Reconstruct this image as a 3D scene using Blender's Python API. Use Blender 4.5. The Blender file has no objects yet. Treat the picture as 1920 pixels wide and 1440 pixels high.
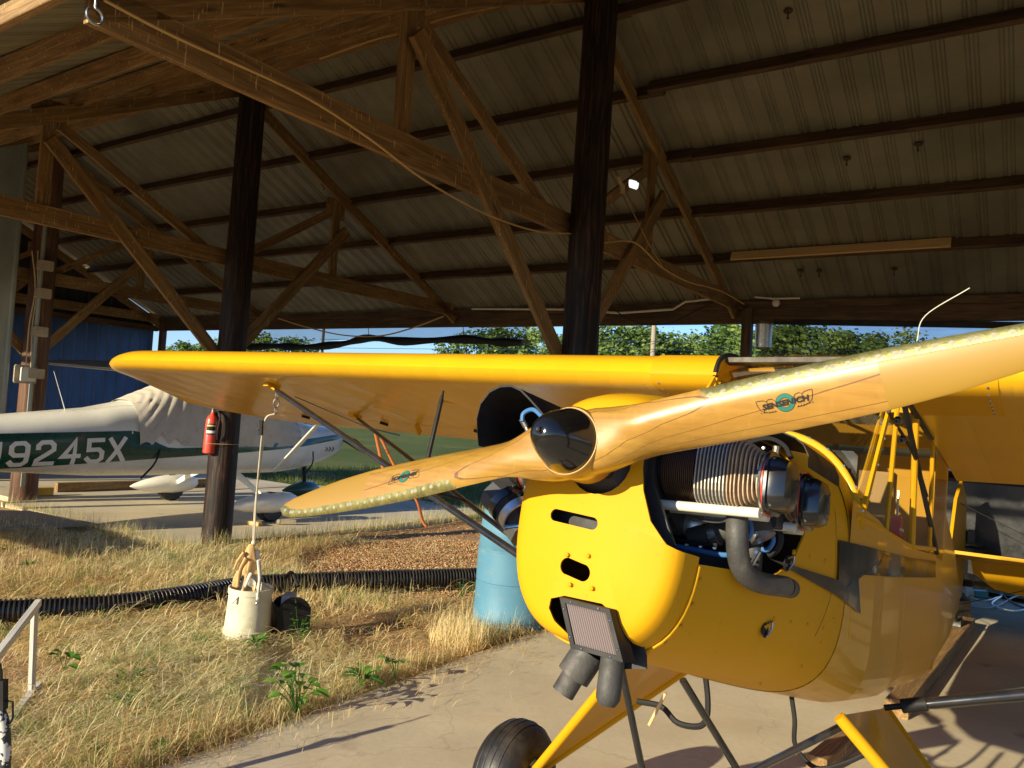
import bpy, bmesh, math, random
import numpy as np
from math import sin, cos, pi, radians, sqrt, atan2
from mathutils import Vector, Matrix
random.seed(7); rng = np.random.default_rng(7)
scene = bpy.context.scene

# ------------------------------------------------------------------ camera
FPX, PITCH, ROLL, CAMH = 1480.0, .0385, .063, 1.647
_cp, _sp = cos(PITCH), sin(PITCH)
FW = np.array([0, _cp, _sp]); _u = np.array([0, -_sp, _cp]); _r = np.array([1., 0, 0])
RT = _r*cos(ROLL)+_u*sin(ROLL); UP = _u*cos(ROLL)-_r*sin(ROLL)
CAM = np.array([0, 0, CAMH])
cd = bpy.data.cameras.new('camera'); cd.sensor_width = 36; cd.lens = FPX/1920*36
cd.clip_start = .05; cd.clip_end = 3000
cam = bpy.data.objects.new('camera', cd); scene.collection.objects.link(cam)
cam.matrix_world = Matrix(((RT[0], UP[0], -FW[0], 0), (RT[1], UP[1], -FW[1], 0), (RT[2], UP[2], -FW[2], CAMH), (0, 0, 0, 1)))
scene.camera = cam
# ------------------------------------------------------------------ sky, sun, exposure
SUN_EL = radians(17); SUN_DIR = np.array([-.755*cos(SUN_EL), -.656*cos(SUN_EL), sin(SUN_EL)])
world = bpy.data.worlds.new('World'); scene.world = world; world.use_nodes = True
wn = world.node_tree; wn.nodes.clear()
wo = wn.nodes.new('ShaderNodeOutputWorld'); wb = wn.nodes.new('ShaderNodeBackground'); sk = wn.nodes.new('ShaderNodeTexSky')
sk.sky_type = 'NISHITA'; sk.sun_disc = False; sk.sun_elevation = SUN_EL; sk.sun_rotation = atan2(SUN_DIR[0], SUN_DIR[1])
sk.air_density = 1.0; sk.dust_density = .1; sk.ozone_density = 4
wb.inputs[1].default_value = .13
tint = wn.nodes.new('ShaderNodeMix'); tint.data_type = 'RGBA'; tint.blend_type = 'MULTIPLY'; tint.inputs[0].default_value = 1; tint.inputs[7].default_value = (.58, .64, .82, 1)
wn.links.new(sk.outputs[0], tint.inputs[6]); wn.links.new(tint.outputs[2], wb.inputs[0]); wn.links.new(wb.outputs[0], wo.inputs[0])
sd = bpy.data.lights.new('sun', 'SUN'); sd.energy = 4.3; sd.angle = radians(.5); sd.color = (1, .88, .62)
sun = bpy.data.objects.new('sun', sd); scene.collection.objects.link(sun)
sun.rotation_euler = Vector(SUN_DIR).to_track_quat('Z', 'Y').to_euler()
scene.view_settings.view_transform = 'Standard'; scene.view_settings.look = 'None'
scene.view_settings.exposure = 1.05; scene.view_settings.gamma = 1
scene.render.engine = 'CYCLES'

# ------------------------------------------------------------------ frames used to place things
YAW = .597
LB = np.array([-sin(pi/2-YAW), sin(YAW), 0]); SB = np.array([sin(YAW), cos(YAW), 0]); ZB = np.array([0, 0, 1.])
POLE = np.array([.535, 6.388, 0])
def W(s, t, z=0): return POLE+s*LB+t*SB+z*ZB             # shed frame: s along the ridge, t across it
HUB = np.array([.146, 1.642, 1.592]); PY, PP_, PR = .632, .192, .015
PF = np.array([-sin(PY)*cos(PP_), -cos(PY)*cos(PP_), sin(PP_)]); _l = np.array([cos(PY), -sin(PY), 0]); _z = np.cross(PF, _l)
PL = _l*cos(PR)+_z*sin(PR); PZ = _z*cos(PR)-_l*sin(PR)
MP = np.stack([PF, PL, PZ])
def A(X, Y, Z): return HUB+X*PF+Y*PL+Z*PZ                # yellow aeroplane frame
CO = np.array([-4.146, 11.464, 0]); CR = np.array([.8, -.6, 0]); CF = np.array([.6, .8, 0])
MC = np.stack([CF, CR, ZB])
def ray(x, y): return RT*(x-960)/FPX+UP*(720-y)/FPX+FW
def hit(Mx, org, x, y, ax, v):
    r = Mx@ray(x, y); o = Mx@(CAM-org); return o+(v-o[ax])/r[ax]*r
def ap(x, y, ax, v): return hit(MP, HUB, x, y, ax, v)      # point on a plane of the yellow aeroplane
def cp_(x, y, ax, v): return hit(MC, CO, x, y, ax, v)
def gp(x, y, z=0): return hit(np.eye(3), np.zeros(3), x, y, 2, z)
def sp(x, y, ax, v): return W(*hit(np.stack([LB, SB, ZB]), POLE, x, y, ax, v))

# ------------------------------------------------------------------ mesh building
def nrm(v): v = np.asarray(v, float); return v/(np.linalg.norm(v)+1e-12)
class G:
    def __init__(s): s.v = []; s.f = []; s.g = []
    def add(s, vs, fs, gs=None):
        b = len(s.v); s.v += [tuple(map(float, p)) for p in vs]; s.f += [tuple(i+b for i in f) for f in fs]
        s.g += gs if gs is not None else [(0, 0, 0)]*len(vs); return s
    def beam(s, a, b, w, h, up=(0, 0, 1), cham=.0):
        a = np.asarray(a, float); b = np.asarray(b, float); d = nrm(b-a); up = np.asarray(up, float)
        sd_ = nrm(np.cross(d, up)); up = np.cross(sd_, d); ln = np.linalg.norm(b-a); o = random.random()*40
        vs = []; gs = []; c = min(w, h)*.07
        prof = [(-w/2+c, -h/2), (w/2-c, -h/2), (w/2, -h/2+c), (w/2, h/2-c), (w/2-c, h/2), (-w/2+c, h/2), (-w/2, h/2-c), (-w/2, -h/2+c)]
        n = max(1, int(ln/.5))
        for k in range(n+1):
            p = a+(b-a)*k/n
            for x, y in prof: vs.append(p+sd_*x+up*y); gs.append((o+ln*k/n, x+o*3, y))
        fs = [(8*k+i, 8*k+(i+1) % 8, 8*k+8+(i+1) % 8, 8*k+8+i) for k in range(n) for i in range(8)]
        fs += [tuple(range(7, -1, -1)), tuple(8*n+i for i in range(8))]
        return s.add(vs, fs, gs)
    def box(s, c, sx, sy, sz, ex=(1, 0, 0), ey=(0, 1, 0)):
        ex = nrm(ex); ez = nrm(np.cross(ex, ey)); ey = np.cross(ez, ex); c = np.asarray(c, float)
        return s.beam(c-ex*sx/2, c+ex*sx/2, sy, sz, ez)
    def rings(s, R, caps=(True, True), closed=True):
        n = len(R[0]); vs = [p for r in R for p in r]; m = n if closed else n-1
        fs = [(n*k+i, n*k+(i+1) % n, n*k+n+(i+1) % n, n*k+n+i) for k in range(len(R)-1) for i in range(m)]
        if caps[0]: fs.append(tuple(range(n-1, -1, -1)))
        if caps[1]: fs.append(tuple(n*(len(R)-1)+i for i in range(n)))
        return s.add(vs, fs)
    def tube(s, pts, r, n=10, caps=(True, True), flat=1, up=(0, 0, 1)):
        pts = [np.asarray(p, float) for p in pts]; m = len(pts)
        rs = r if hasattr(r, '__len__') else [r]*m; R = []; prev = None
        for k in range(m):
            d = nrm(pts[min(k+1, m-1)]-pts[max(k-1, 0)])
            if prev is None:
                u = np.asarray(up, float)
                if abs(d@u) > .95: u = np.array([1., 0, 0])
                a = nrm(np.cross(d, u))
            else: a = nrm(prev-d*(prev@d))
            prev = a; b = np.cross(d, a)
            R.append([pts[k]+rs[k]*(a*cos(2*pi*i/n)+b*flat*sin(2*pi*i/n)) for i in range(n)])
        return s.rings(R, caps)
    def lathe(s, prof, org, ax, n=24, caps=(True, True), squash=1, up=None):
        ax = nrm(ax); u = np.array([0, 0, 1.]) if abs(ax[2]) < .9 else np.array([1., 0, 0])
        if up is not None: u = np.asarray(up, float)
        a = nrm(np.cross(ax, u)); b = np.cross(ax, a); org = np.asarray(org, float)
        return s.rings([[org+ax*x+r*(a*cos(2*pi*i/n)+b*squash*sin(2*pi*i/n)) for i in range(n)] for x, r in prof], caps)
    def grid(s, fn, nu, nv):
        vs = [fn(i/nu, j/nv) for j in range(nv+1) for i in range(nu+1)]
        return s.add(vs, [(j*(nu+1)+i, j*(nu+1)+i+1, (j+1)*(nu+1)+i+1, (j+1)*(nu+1)+i) for j in range(nv) for i in range(nu)])
    def prism(s, poly, fn, d0, d1):        # polygon (u,v) swept from depth d0 to d1; fn(u,v,d)->point
        n = len(poly); vs = [fn(u, v, d0) for u, v in poly]+[fn(u, v, d1) for u, v in poly]
        return s.add(vs, [tuple(range(n-1, -1, -1)), tuple(range(n, 2*n))]+[(i, (i+1) % n, n+(i+1) % n, n+i) for i in range(n)])
    def ball(s, c, r, n=10, sq=(1, 1, 1)):
        c = np.asarray(c, float)
        return s.rings([[c+r*np.array([sq[0]*sin(a)*cos(2*pi*i/n), sq[1]*sin(a)*sin(2*pi*i/n), sq[2]*cos(a)]) for i in range(n)] for a in [pi*(k+.02)/(n//2*1.0+.04) for k in range(n//2+1)]])

def smooth_curve(pts, n=8):
    pts = [np.asarray(p, float) for p in pts]; P = [2*pts[0]-pts[1]]+pts+[2*pts[-1]-pts[-2]]; out = []
    for i in range(1, len(P)-2):
        for k in range(n):
            t = k/n; a, b, c, d = P[i-1:i+3]
            out.append(.5*((2*b)+(c-a)*t+(2*a-5*b+4*c-d)*t*t+(-a+3*b-3*c+d)*t**3))
    return out+[pts[-1]]
def interp(x, xs, ys): return float(np.interp(x, xs, ys))

ROOTM = {}
def rootm(o):
    while o.parent: o = o.parent
    return ROOTM.get(o.name)
def thing(name, label, cat, loc=(0, 0, 0), M=None, group=None):
    o = bpy.data.objects.new(name, None); scene.collection.objects.link(o); o.empty_display_size = .1
    o['label'] = label; o['category'] = cat
    if group: o['group'] = group
    if M is None: M = Matrix.Translation(Vector(loc))
    o.matrix_world = M; ROOTM[o.name] = M
    return o
def mesh_obj(name, g, mat, parent=None, local=False, smooth=True, ang=35, label=None):
    v = np.array(g.v, float)
    if parent is not None and not local:
        M = np.array(rootm(parent).inverted()); v = v@M[:3, :3].T+M[:3, 3]
    me = bpy.data.meshes.new(name); me.from_pydata(v.tolist(), [], g.f)
    at = me.attributes.new('gr', 'FLOAT_VECTOR', 'POINT'); at.data.foreach_set('vector', np.array(g.g, np.float32).ravel())
    bm = bmesh.new(); bm.from_mesh(me); bmesh.ops.recalc_face_normals(bm, faces=bm.faces); bm.to_mesh(me); bm.free()
    if smooth:
        me.polygons.foreach_set('use_smooth', [True]*len(me.polygons)); me.set_sharp_from_angle(angle=radians(ang))
    if mat: me.materials.append(mat)
    o = bpy.data.objects.new(name, me); scene.collection.objects.link(o)
    if parent is not None: o.parent = parent
    if label: o['label'] = label
    return o
def single(name, g, mat, label, cat, group=None, base=None, kind=None, **k):
    v = np.array(g.v, float); b = np.array(base, float) if base is not None else np.array([*v.mean(0)[:2], v[:, 2].min()])
    if kind: b = np.zeros(3)
    g.v = [tuple(p) for p in (v-b)]
    o = mesh_obj(name, g, mat, None, **k); o.location = Vector(b)
    if label: o['label'] = label
    if cat: o['category'] = cat
    if group: o['group'] = group
    if kind: o['kind'] = kind
    return o
def cut(o, cutters):
    for c in cutters:
        md = o.modifiers.new('cut', 'BOOLEAN'); md.operation = 'DIFFERENCE'; md.solver = 'EXACT'; md.object = c
    dg = bpy.context.evaluated_depsgraph_get(); dg.update()
    me = bpy.data.meshes.new_from_object(o.evaluated_get(dg)); me.name = o.name
    o.modifiers.clear(); o.data = me
    for c in cutters: bpy.data.objects.remove(c)
    me.polygons.foreach_set('use_smooth', [True]*len(me.polygons)); me.set_sharp_from_angle(angle=radians(38))

# ------------------------------------------------------------------ materials
def lin(c):
    return tuple(((x/255)/12.92 if x/255 < .04045 else ((x/255+.055)/1.055)**2.4) for x in c)
class N:
    def __init__(s, name):
        s.m = bpy.data.materials.new(name); s.m.use_nodes = True; s.t = s.m.node_tree; s.n = s.t.nodes
        s.b = s.n['Principled BSDF']; s.out = s.n['Material Output']
    def node(s, ty, **k):
        x = s.n.new(ty)
        for a, v in k.items():
            if a.startswith('i_'):
                key = a[2:]; x.inputs[int(key) if key.isdigit() else key].default_value = v
            else: setattr(x, a, v)
        return x
    def link(s, a, b): s.t.links.new(a, b)
    def coord(s, kind='obj', scale=(1, 1, 1), rot=(0, 0, 0)):
        if kind == 'gr': src = s.node('ShaderNodeAttribute', attribute_name='gr').outputs['Vector']
        elif kind == 'geo': src = s.node('ShaderNodeNewGeometry').outputs['Position']
        else: src = s.node('ShaderNodeTexCoord').outputs['Object']
        mp = s.node('ShaderNodeMapping'); mp.inputs['Scale'].default_value = scale; mp.inputs['Rotation'].default_value = rot
        s.link(src, mp.inputs[0]); return mp.outputs[0]
    def noise(s, co, scale=5, detail=5, rough=.55, dist=0):
        x = s.node('ShaderNodeTexNoise'); x.inputs['Scale'].default_value = scale; x.inputs['Detail'].default_value = detail
        x.inputs['Roughness'].default_value = rough; x.inputs['Distortion'].default_value = dist; s.link(co, x.inputs['Vector']); return x.outputs['Fac']
    def ramp(s, fac, stops, interp_='LINEAR'):
        x = s.node('ShaderNodeValToRGB'); cr = x.color_ramp; cr.interpolation = interp_
        while len(cr.elements) < len(stops): cr.elements.new(.5)
        for e, (p, c) in zip(cr.elements, stops): e.position = p; e.color = (*c, 1) if len(c) == 3 else c
        s.link(fac, x.inputs[0]); return x.outputs[0]
    def mix(s, f, a, b, mode='MIX'):
        x = s.node('ShaderNodeMix', data_type='RGBA', blend_type=mode)
        for v, i in ((f, 0), (a, 6), (b, 7)):
            if isinstance(v, (int, float)): x.inputs[i].default_value = v
            elif isinstance(v, tuple): x.inputs[i].default_value = (*v, 1)
            else: s.link(v, x.inputs[i])
        return x.outputs[2]
    def math(s, op, a, b=0):
        x = s.node('ShaderNodeMath', operation=op)
        for v, i in ((a, 0), (b, 1)):
            if isinstance(v, (int, float)): x.inputs[i].default_value = v
            else: s.link(v, x.inputs[i])
        return x.outputs[0]
    def bump(s, h, strength=.3, dist=.01, prev=None):
        x = s.node('ShaderNodeBump'); x.inputs['Strength'].default_value = strength; x.inputs['Distance'].default_value = dist
        s.link(h, x.inputs['Height'])
        if prev is not None: s.link(prev, x.inputs['Normal'])
        s.link(x.outputs[0], s.b.inputs['Normal']); return x.outputs[0]
    def fin(s, col=None, rough=.5, metal=0, spec=.5, coat=0, crough=.1):
        if col is not None:
            if isinstance(col, tuple): s.b.inputs['Base Color'].default_value = (*col, 1)
            else: s.link(col, s.b.inputs['Base Color'])
        if isinstance(rough, (int, float)): s.b.inputs['Roughness'].default_value = rough
        else: s.link(rough, s.b.inputs['Roughness'])
        s.b.inputs['Metallic'].default_value = metal; s.b.inputs['Specular IOR Level'].default_value = spec
        s.b.inputs['Coat Weight'].default_value = coat; s.b.inputs['Coat Roughness'].default_value = crough
        return s.m
def paint(name, col, rough=.4, var=.12, scale=6, bump=.0, bscale=60, metal=0, coat=0, crough=.08, dirt=None, dscale=9, damt=.5, spec=.5):
    s = N(name); co = s.coord(); f = s.noise(co, scale, 6)
    lo = tuple(c*(1-var) for c in col); hi = tuple(min(1, c*(1+var)) for c in col)
    c = s.ramp(f, [(.3, lo), (.7, hi)])
    if dirt:
        d = s.ramp(s.noise(co, dscale, 8, .65), [(.52, (0, 0, 0)), (.72, (damt,)*3)]); c = s.mix(d, c, dirt)
    r = s.ramp(s.noise(co, scale*2.3, 5), [(.3, (max(0, rough*.8),)*3), (.7, (min(1, rough*1.25),)*3)])
    if bump: s.bump(s.noise(co, bscale, 4), bump, .004)
    return s.fin(c, r, metal, spec, coat, crough)

YEL = (.58, .29, .004)
def mk_yellow(name, rough, coat, crough, wav=0, scallop=False, fabric=False, col=YEL, spec=.5):
    s = N(name); co = s.coord(); f = s.noise(co, 1.7, 5)
    c = s.ramp(f, [(.3, tuple(x*.93 for x in col)), (.7, tuple(min(1, x*1.05) for x in col))])
    d = s.ramp(s.noise(s.coord(scale=(5, 5, 14)), 2.2, 8, .7), [(.58, (0, 0, 0)), (.8, (.22,)*3)]); c = s.mix(d, c, (.32, .17, .02))
    k = s.ramp(s.noise(s.coord(scale=(1, 1, 1)), 34, 6, .75), [(.63, (0, 0, 0)), (.70, (.35,)*3)]); c = s.mix(k, c, (.30, .15, .02))
    sep = s.node('ShaderNodeSeparateXYZ'); s.link(s.coord(), sep.inputs[0])
    pv = None
    if scallop:   # ribs under the stretched cloth
        w = s.math('SINE', s.math('MULTIPLY', sep.outputs[1], 2*pi/.33)); w = s.math('POWER', s.math('ABSOLUTE', w), .35)
        pv = s.bump(w, .35, .006)
    if wav: pv = s.bump(s.noise(s.coord(scale=(1, 1.6, 1)), 3.2, 2, .4), wav, .03, pv)
    if fabric: pv = s.bump(s.noise(co, 900, 1), .12, .0006, pv)
    s.fin(c, rough, 0, spec, coat, crough); return s.m
YFAB = mk_yellow('yellow_doped_cloth', .36, .24, .05, wav=.30, fabric=True, spec=.3)
YWING = mk_yellow('yellow_wing_cloth', .32, .26, .10, wav=.35, spec=.3, col=(.66, .35, .008), scallop=True, fabric=True)
YMATTE = mk_yellow('matte_yellow_cloth', .8, 0, .5, wav=.5, col=(.42, .22, .012))
YMET = mk_yellow('yellow_painted_metal', .6, .03, .1, wav=.14, spec=.16)
BLK = paint('black_gloss_paint', (.012, .012, .013), .22, .2, coat=.5, dirt=(.08, .06, .04), damt=.25)
BLKG = paint('valve_cover_black', (.009, .009, .009), .22, .1, coat=.4, crough=.07)
SPINM = paint('spinner_black', (.006, .006, .006), .12, .1, coat=.45, crough=.04)
BLKM = paint('black_satin', (.014, .013, .013), .55, .25, dirt=(.06, .05, .04), damt=.25, spec=.25)
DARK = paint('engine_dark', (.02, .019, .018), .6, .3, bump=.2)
ALU = paint('bare_aluminium', (.55, .54, .50), .32, .15, metal=.9, dirt=(.2, .15, .08), damt=.5, scale=30)
STEEL = paint('plain_steel', (.45, .44, .42), .3, .1, metal=1)
CREAMT = paint('cream_tube', (.62, .60, .50), .4, .06)
EXH = paint('exhaust_grey', (.045, .043, .040), .62, .3, scale=18, bump=.3, bscale=150, dirt=(.16, .13, .10), dscale=14, damt=.5)
RUB = paint('tyre_rubber', (.014, .013, .013), .5, .25, scale=20, bump=.15, bscale=200, dirt=(.12, .09, .06), dscale=5, damt=.35)
BLUEH = paint('blue_hose', (.045, .15, .36), .4, .1)
WHITE = paint('white_plane_paint', (.84, .81, .72), .3, .04, coat=.3, dirt=(.50, .43, .30), dscale=3, damt=.2)
GREEN = paint('dark_green_paint', (.010, .066, .042), .3, .2, coat=.3)
RED = paint('extinguisher_red', (.62, .06, .03), .35, .08, coat=.4)
FILTERM = None
def mk_prop_wood():
    s = N('varnished_maple'); co = s.coord(); sep = s.node('ShaderNodeSeparateXYZ'); s.link(co, sep.inputs[0])
    g1 = s.noise(s.coord(scale=(60, 3, 90)), 1.0, 6, .6, .4); g2 = s.noise(s.coord(scale=(4, 2.2, 5)), 1.4, 4)
    c = s.ramp(g1, [(.3, (.26, .138, .018)), (.55, (.345, .192, .028)), (.75, (.39, .228, .038))])
    c = s.mix(s.ramp(g2, [(.35, (0, 0, 0)), (.7, (.45,)*3)]), c, (.36, .16, .028))
    fl = s.noise(s.coord(scale=(40, 34, 12)), 1.0, 3, .6, .6); c = s.mix(s.ramp(fl, [(.5, (0, 0, 0)), (.75, (.25,)*3)]), c, (.48, .29, .055))
    m = s.math('FRACT', s.math('ADD', s.math('MULTIPLY', sep.outputs[0], 1/.0185), s.math('ADD', .35, s.math('MULTIPLY', g2, .10))))
    ln = s.math('LESS_THAN', s.math('ABSOLUTE', s.math('SUBTRACT', m, .5)), .022)
    c = s.mix(s.math('MULTIPLY', ln, .75), c, (.10, .035, .008))
    s.bump(g1, .04, .001); return s.fin(c, .38, 0, .5, .45, .13)
PWOOD = mk_prop_wood()
def mk_brass():
    s = N('brass_sheath'); co = s.coord()
    c = s.ramp(s.noise(co, 45, 8, .7), [(.3, (.14, .13, .05)), (.5, (.30, .265, .09)), (.75, (.44, .39, .16))])
    s.bump(s.noise(co, 120, 5, .7), .35, .002); return s.fin(c, .36, .75, .5)
BRASS = mk_brass(); SOLDER = paint('solder_dots', (.26, .24, .17), .6, .2, scale=90, metal=.2)
YTIP = mk_yellow('yellow_tip_lacquer', .5, .12, .25, col=(.30, .168, .018))
def mk_timber(name, a, b, c_, dark=.35, drip=True, rough=.75):
    s = N(name); g = s.coord('gr', (1.3, 26, 26)); n1 = s.noise(g, 1.6, 7, .65, 1.2)
    col = s.ramp(n1, [(.25, a), (.5, b), (.75, c_)])
    n2 = s.noise(s.coord('gr', (.8, 5, 5)), 1.5, 5, .6); col = s.mix(s.ramp(n2, [(.42, (0, 0, 0)), (.68, (dark,)*3)]), col, tuple(x*.22 for x in a))
    kn = s.node('ShaderNodeTexVoronoi'); kn.inputs['Scale'].default_value = 1.0; s.link(s.coord('gr', (1.6, 9, 9)), kn.inputs['Vector'])
    col = s.mix(s.ramp(kn.outputs['Distance'], [(.05, (.8,)*3), (.13, (0, 0, 0))]), col, tuple(x*.18 for x in a))
    if drip:     # thin pale resin runs
        d = s.noise(s.coord('geo', (95, 95, 9)), 1.0, 2, .5); e = s.noise(s.coord('geo', (2.2, 2.2, 2.2)), 1.0, 3)
        k = s.math('MULTIPLY', s.math('GREATER_THAN', d, .66), s.math('GREATER_THAN', e, .48)); col = s.mix(s.math('MULTIPLY', k, .6), col, (.66, .48, .24))
    s.bump(n1, .35, .004); return s.fin(col, rough, 0, .3)
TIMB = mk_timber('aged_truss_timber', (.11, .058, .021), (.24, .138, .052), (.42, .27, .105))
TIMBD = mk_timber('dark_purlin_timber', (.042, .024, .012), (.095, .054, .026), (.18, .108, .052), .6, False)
TIMBL = mk_timber('pale_new_timber', (.42, .26, .10), (.55, .36, .15), (.62, .43, .20), .1, False)
TIMBG = mk_timber('weathered_grey_timber', (.22, .18, .13), (.34, .28, .2), (.45, .38, .28), .2, False)
CREO = mk_timber('creosoted_pole', (.004, .003, .003), (.014, .008, .006), (.15, .066, .036), .6, False, .6)
CREOB = mk_timber('brown_weathered_pole', (.05, .024, .014), (.12, .055, .03), (.22, .14, .09), .5, False, .7)
def mk_roof():
    s = N('galvanised_roof_sheet'); co = s.coord('gr'); n = s.noise(co, 1.1, 6, .6); n2 = s.noise(s.coord('gr', (1, 14, 1)), 2, 5, .6)
    c = s.ramp(n, [(.3, (.145, .132, .090)), (.7, (.27, .25, .18))]); c = s.mix(s.ramp(n2, [(.5, (0, 0, 0)), (.75, (.5,)*3)]), c, (.19, .165, .11))
    v = s.node('ShaderNodeTexVoronoi'); v.inputs['Scale'].default_value = 2.2; s.link(co, v.inputs['Vector'])
    return s.fin(c, .55, .35, .4)
ROOFM = mk_roof()
def mk_concrete(name, base, warm):
    s = N(name); co = s.coord('geo'); n = s.noise(co, 1.1, 9, .62); f = s.noise(co, 26, 6, .7); st = s.noise(co, .6, 4, .6, 1)
    c = s.ramp(n, [(.3, tuple(x*.80 for x in base)), (.7, tuple(x*1.12 for x in base))])
    c = s.mix(s.ramp(f, [(.45, (0, 0, 0)), (.8, (.35,)*3)]), c, tuple(x*.62 for x in base))
    c = s.mix(s.ramp(st, [(.5, (0, 0, 0)), (.72, (.5,)*3)]), c, warm)
    wv = s.node('ShaderNodeVectorMath', operation='ADD'); wn_ = s.node('ShaderNodeTexNoise'); wn_.inputs['Scale'].default_value = 2.5; wn_.inputs['Detail'].default_value = 6; s.link(co, wn_.inputs['Vector'])
    sc_ = s.node('ShaderNodeVectorMath', operation='SCALE'); sc_.inputs['Scale'].default_value = .55; s.link(wn_.outputs['Color'], sc_.inputs[0]); s.link(co, wv.inputs[0]); s.link(sc_.outputs[0], wv.inputs[1])
    vo = s.node('ShaderNodeTexVoronoi', feature='DISTANCE_TO_EDGE'); vo.inputs['Scale'].default_value = .42; s.link(wv.outputs[0], vo.inputs['Vector']); c = s.mix(s.ramp(vo.outputs['Distance'], [(.0, (.22,)*3), (.0025, (0, 0, 0))]), c, (.12, .09, .06))
    oi = s.noise(co, 2.1, 3, .4); c = s.mix(s.ramp(oi, [(.66, (0, 0, 0)), (.72, (.45,)*3)]), c, (.16, .12, .085))
    sp_ = s.noise(co, 90, 2, .5); c = s.mix(s.ramp(sp_, [(.68, (0, 0, 0)), (.74, (.5,)*3)]), c, (.10, .08, .06))
    s.bump(f, .25, .004); return s.fin(c, .8, 0, .35)
CONC = mk_concrete('trowelled_concrete', (.54, .465, .325), (.46, .33, .18))
def mk_ground():
    s = N('dry_red_earth'); co = s.coord('geo'); n = s.noise(co, .9, 8, .65); f = s.noise(co, 40, 6, .7)
    c = s.ramp(n, [(.3, (.36, .19, .085)), (.52, (.46, .29, .14)), (.72, (.52, .37, .18))])
    c = s.mix(s.ramp(f, [(.4, (0, 0, 0)), (.75, (.6,)*3)]), c, (.14, .08, .04)); s.bump(f, .8, .02); return s.fin(c, .95, 0, .15)
EARTH = mk_ground()
def mk_lawn():
    s = N('mown_field'); co = s.coord('geo'); n = s.noise(co, .25, 8, .65); f = s.noise(s.coord('geo', (9, 9, 9)), 6, 6, .75)
    c = s.ramp(n, [(.3, (.075, .115, .022)), (.55, (.13, .155, .04)), (.75, (.21, .20, .07))])
    c = s.mix(s.ramp(f, [(.4, (0, 0, 0)), (.7, (.6,)*3)]), c, (.035, .06, .012)); s.bump(f, 1, .06); return s.fin(c, .9, 0, .15)
LAWN = mk_lawn()
def mk_attr(name, stops, rough=.7, spec=.3, trans=0, island=False):
    s = N(name); g = s.node('ShaderNodeAttribute', attribute_name='gr'); sep = s.node('ShaderNodeSeparateXYZ'); s.link(g.outputs['Vector'], sep.inputs[0])
    c = s.ramp(sep.outputs[0], stops); s.fin(c, rough, 0, spec)
    if trans:
        tb = s.node('ShaderNodeBsdfTranslucent'); s.link(c, tb.inputs[0]); mx = s.node('ShaderNodeMixShader'); mx.inputs[0].default_value = trans
        s.link(s.b.outputs[0], mx.inputs[1]); s.link(tb.outputs[0], mx.inputs[2]); s.link(mx.outputs[0], s.out.inputs[0])
    return s.m
STRAW = mk_attr('dry_straw', [(0, (.56, .34, .13)), (.3, (.80, .60, .27)), (.62, (.90, .76, .42)), (.84, (.92, .86, .60)), (.90, (.26, .36, .08)), (1, (.12, .23, .04))], .6, .3, .4)
LEAF = mk_attr('weed_leaf', [(0, (.045, .13, .018)), (.6, (.10, .24, .03)), (1, (.20, .34, .06))], .45, .4, .3)
TREEL = mk_attr('tree_leaf', [(0, (.035, .07, .014)), (.5, (.10, .17, .030)), (1, (.24, .31, .07))], .6, .3, .25)
GRASSG = mk_attr('green_grass', [(0, (.05, .09, .015)), (.6, (.12, .17, .035)), (1, (.26, .26, .08))], .6, .3, .25)
STONE = mk_attr('gravel_stone', [(0, (.20, .085, .035)), (.4, (.42, .23, .10)), (.8, (.50, .32, .17)), (1, (.55, .44, .30))], .85, .2)
BARK = paint('bark', (.10, .07, .045), .9, .3, bump=.5, bscale=20)
def mk_corr(name, base, rough=.45):
    s = N(name); n = s.noise(s.coord('geo', (1, 1, .5)), 2.5, 6, .6); c = s.ramp(n, [(.3, tuple(x*.75 for x in base)), (.7, tuple(x*1.2 for x in base))])
    return s.fin(c, rough, .2, .4)
BLUEW = mk_corr('blue_ribbed_steel', (.040, .085, .20)); GREYW = mk_corr('pale_galvanised_sheet', (.24, .25, .215))
def glass(name, tint=(1, 1, 1), refl=.08):
    s = N(name); tr = s.node('ShaderNodeBsdfTransparent'); tr.inputs[0].default_value = (*tint, 1); gl = s.node('ShaderNodeBsdfGlossy'); gl.inputs['Roughness'].default_value = .03
    lw = s.node('ShaderNodeLayerWeight'); lw.inputs[0].default_value = .35; f = s.math('ADD', s.math('MULTIPLY', lw.outputs['Fresnel'], .55), refl)
    mx = s.node('ShaderNodeMixShader'); s.link(f, mx.inputs[0]); s.link(tr.outputs[0], mx.inputs[1]); s.link(gl.outputs[0], mx.inputs[2]); s.link(mx.outputs[0], s.out.inputs[0])
    return s.m
GLASS = glass('clear_acrylic', (.96, .95, .88), .02)
def mesh_net(name, dens, col=(.01, .01, .011)):
    s = N(name); co = s.coord('gr'); sep = s.node('ShaderNodeSeparateXYZ'); s.link(co, sep.inputs[0]); n = s.noise(s.coord('gr', (1.2, 9, 1)), 2, 4)
    f = s.math('ADD', dens-.12, s.math('MULTIPLY', n, .26)); tr = s.node('ShaderNodeBsdfTransparent'); s.fin(col, .8)
    mx = s.node('ShaderNodeMixShader'); s.link(f, mx.inputs[0]); s.link(tr.outputs[0], mx.inputs[1]); s.link(s.b.outputs[0], mx.inputs[2]); s.link(mx.outputs[0], s.out.inputs[0])
    return s.m
NET1 = mesh_net('fine_shade_net', .5); NET2 = mesh_net('dark_shade_net', .62)

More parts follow.
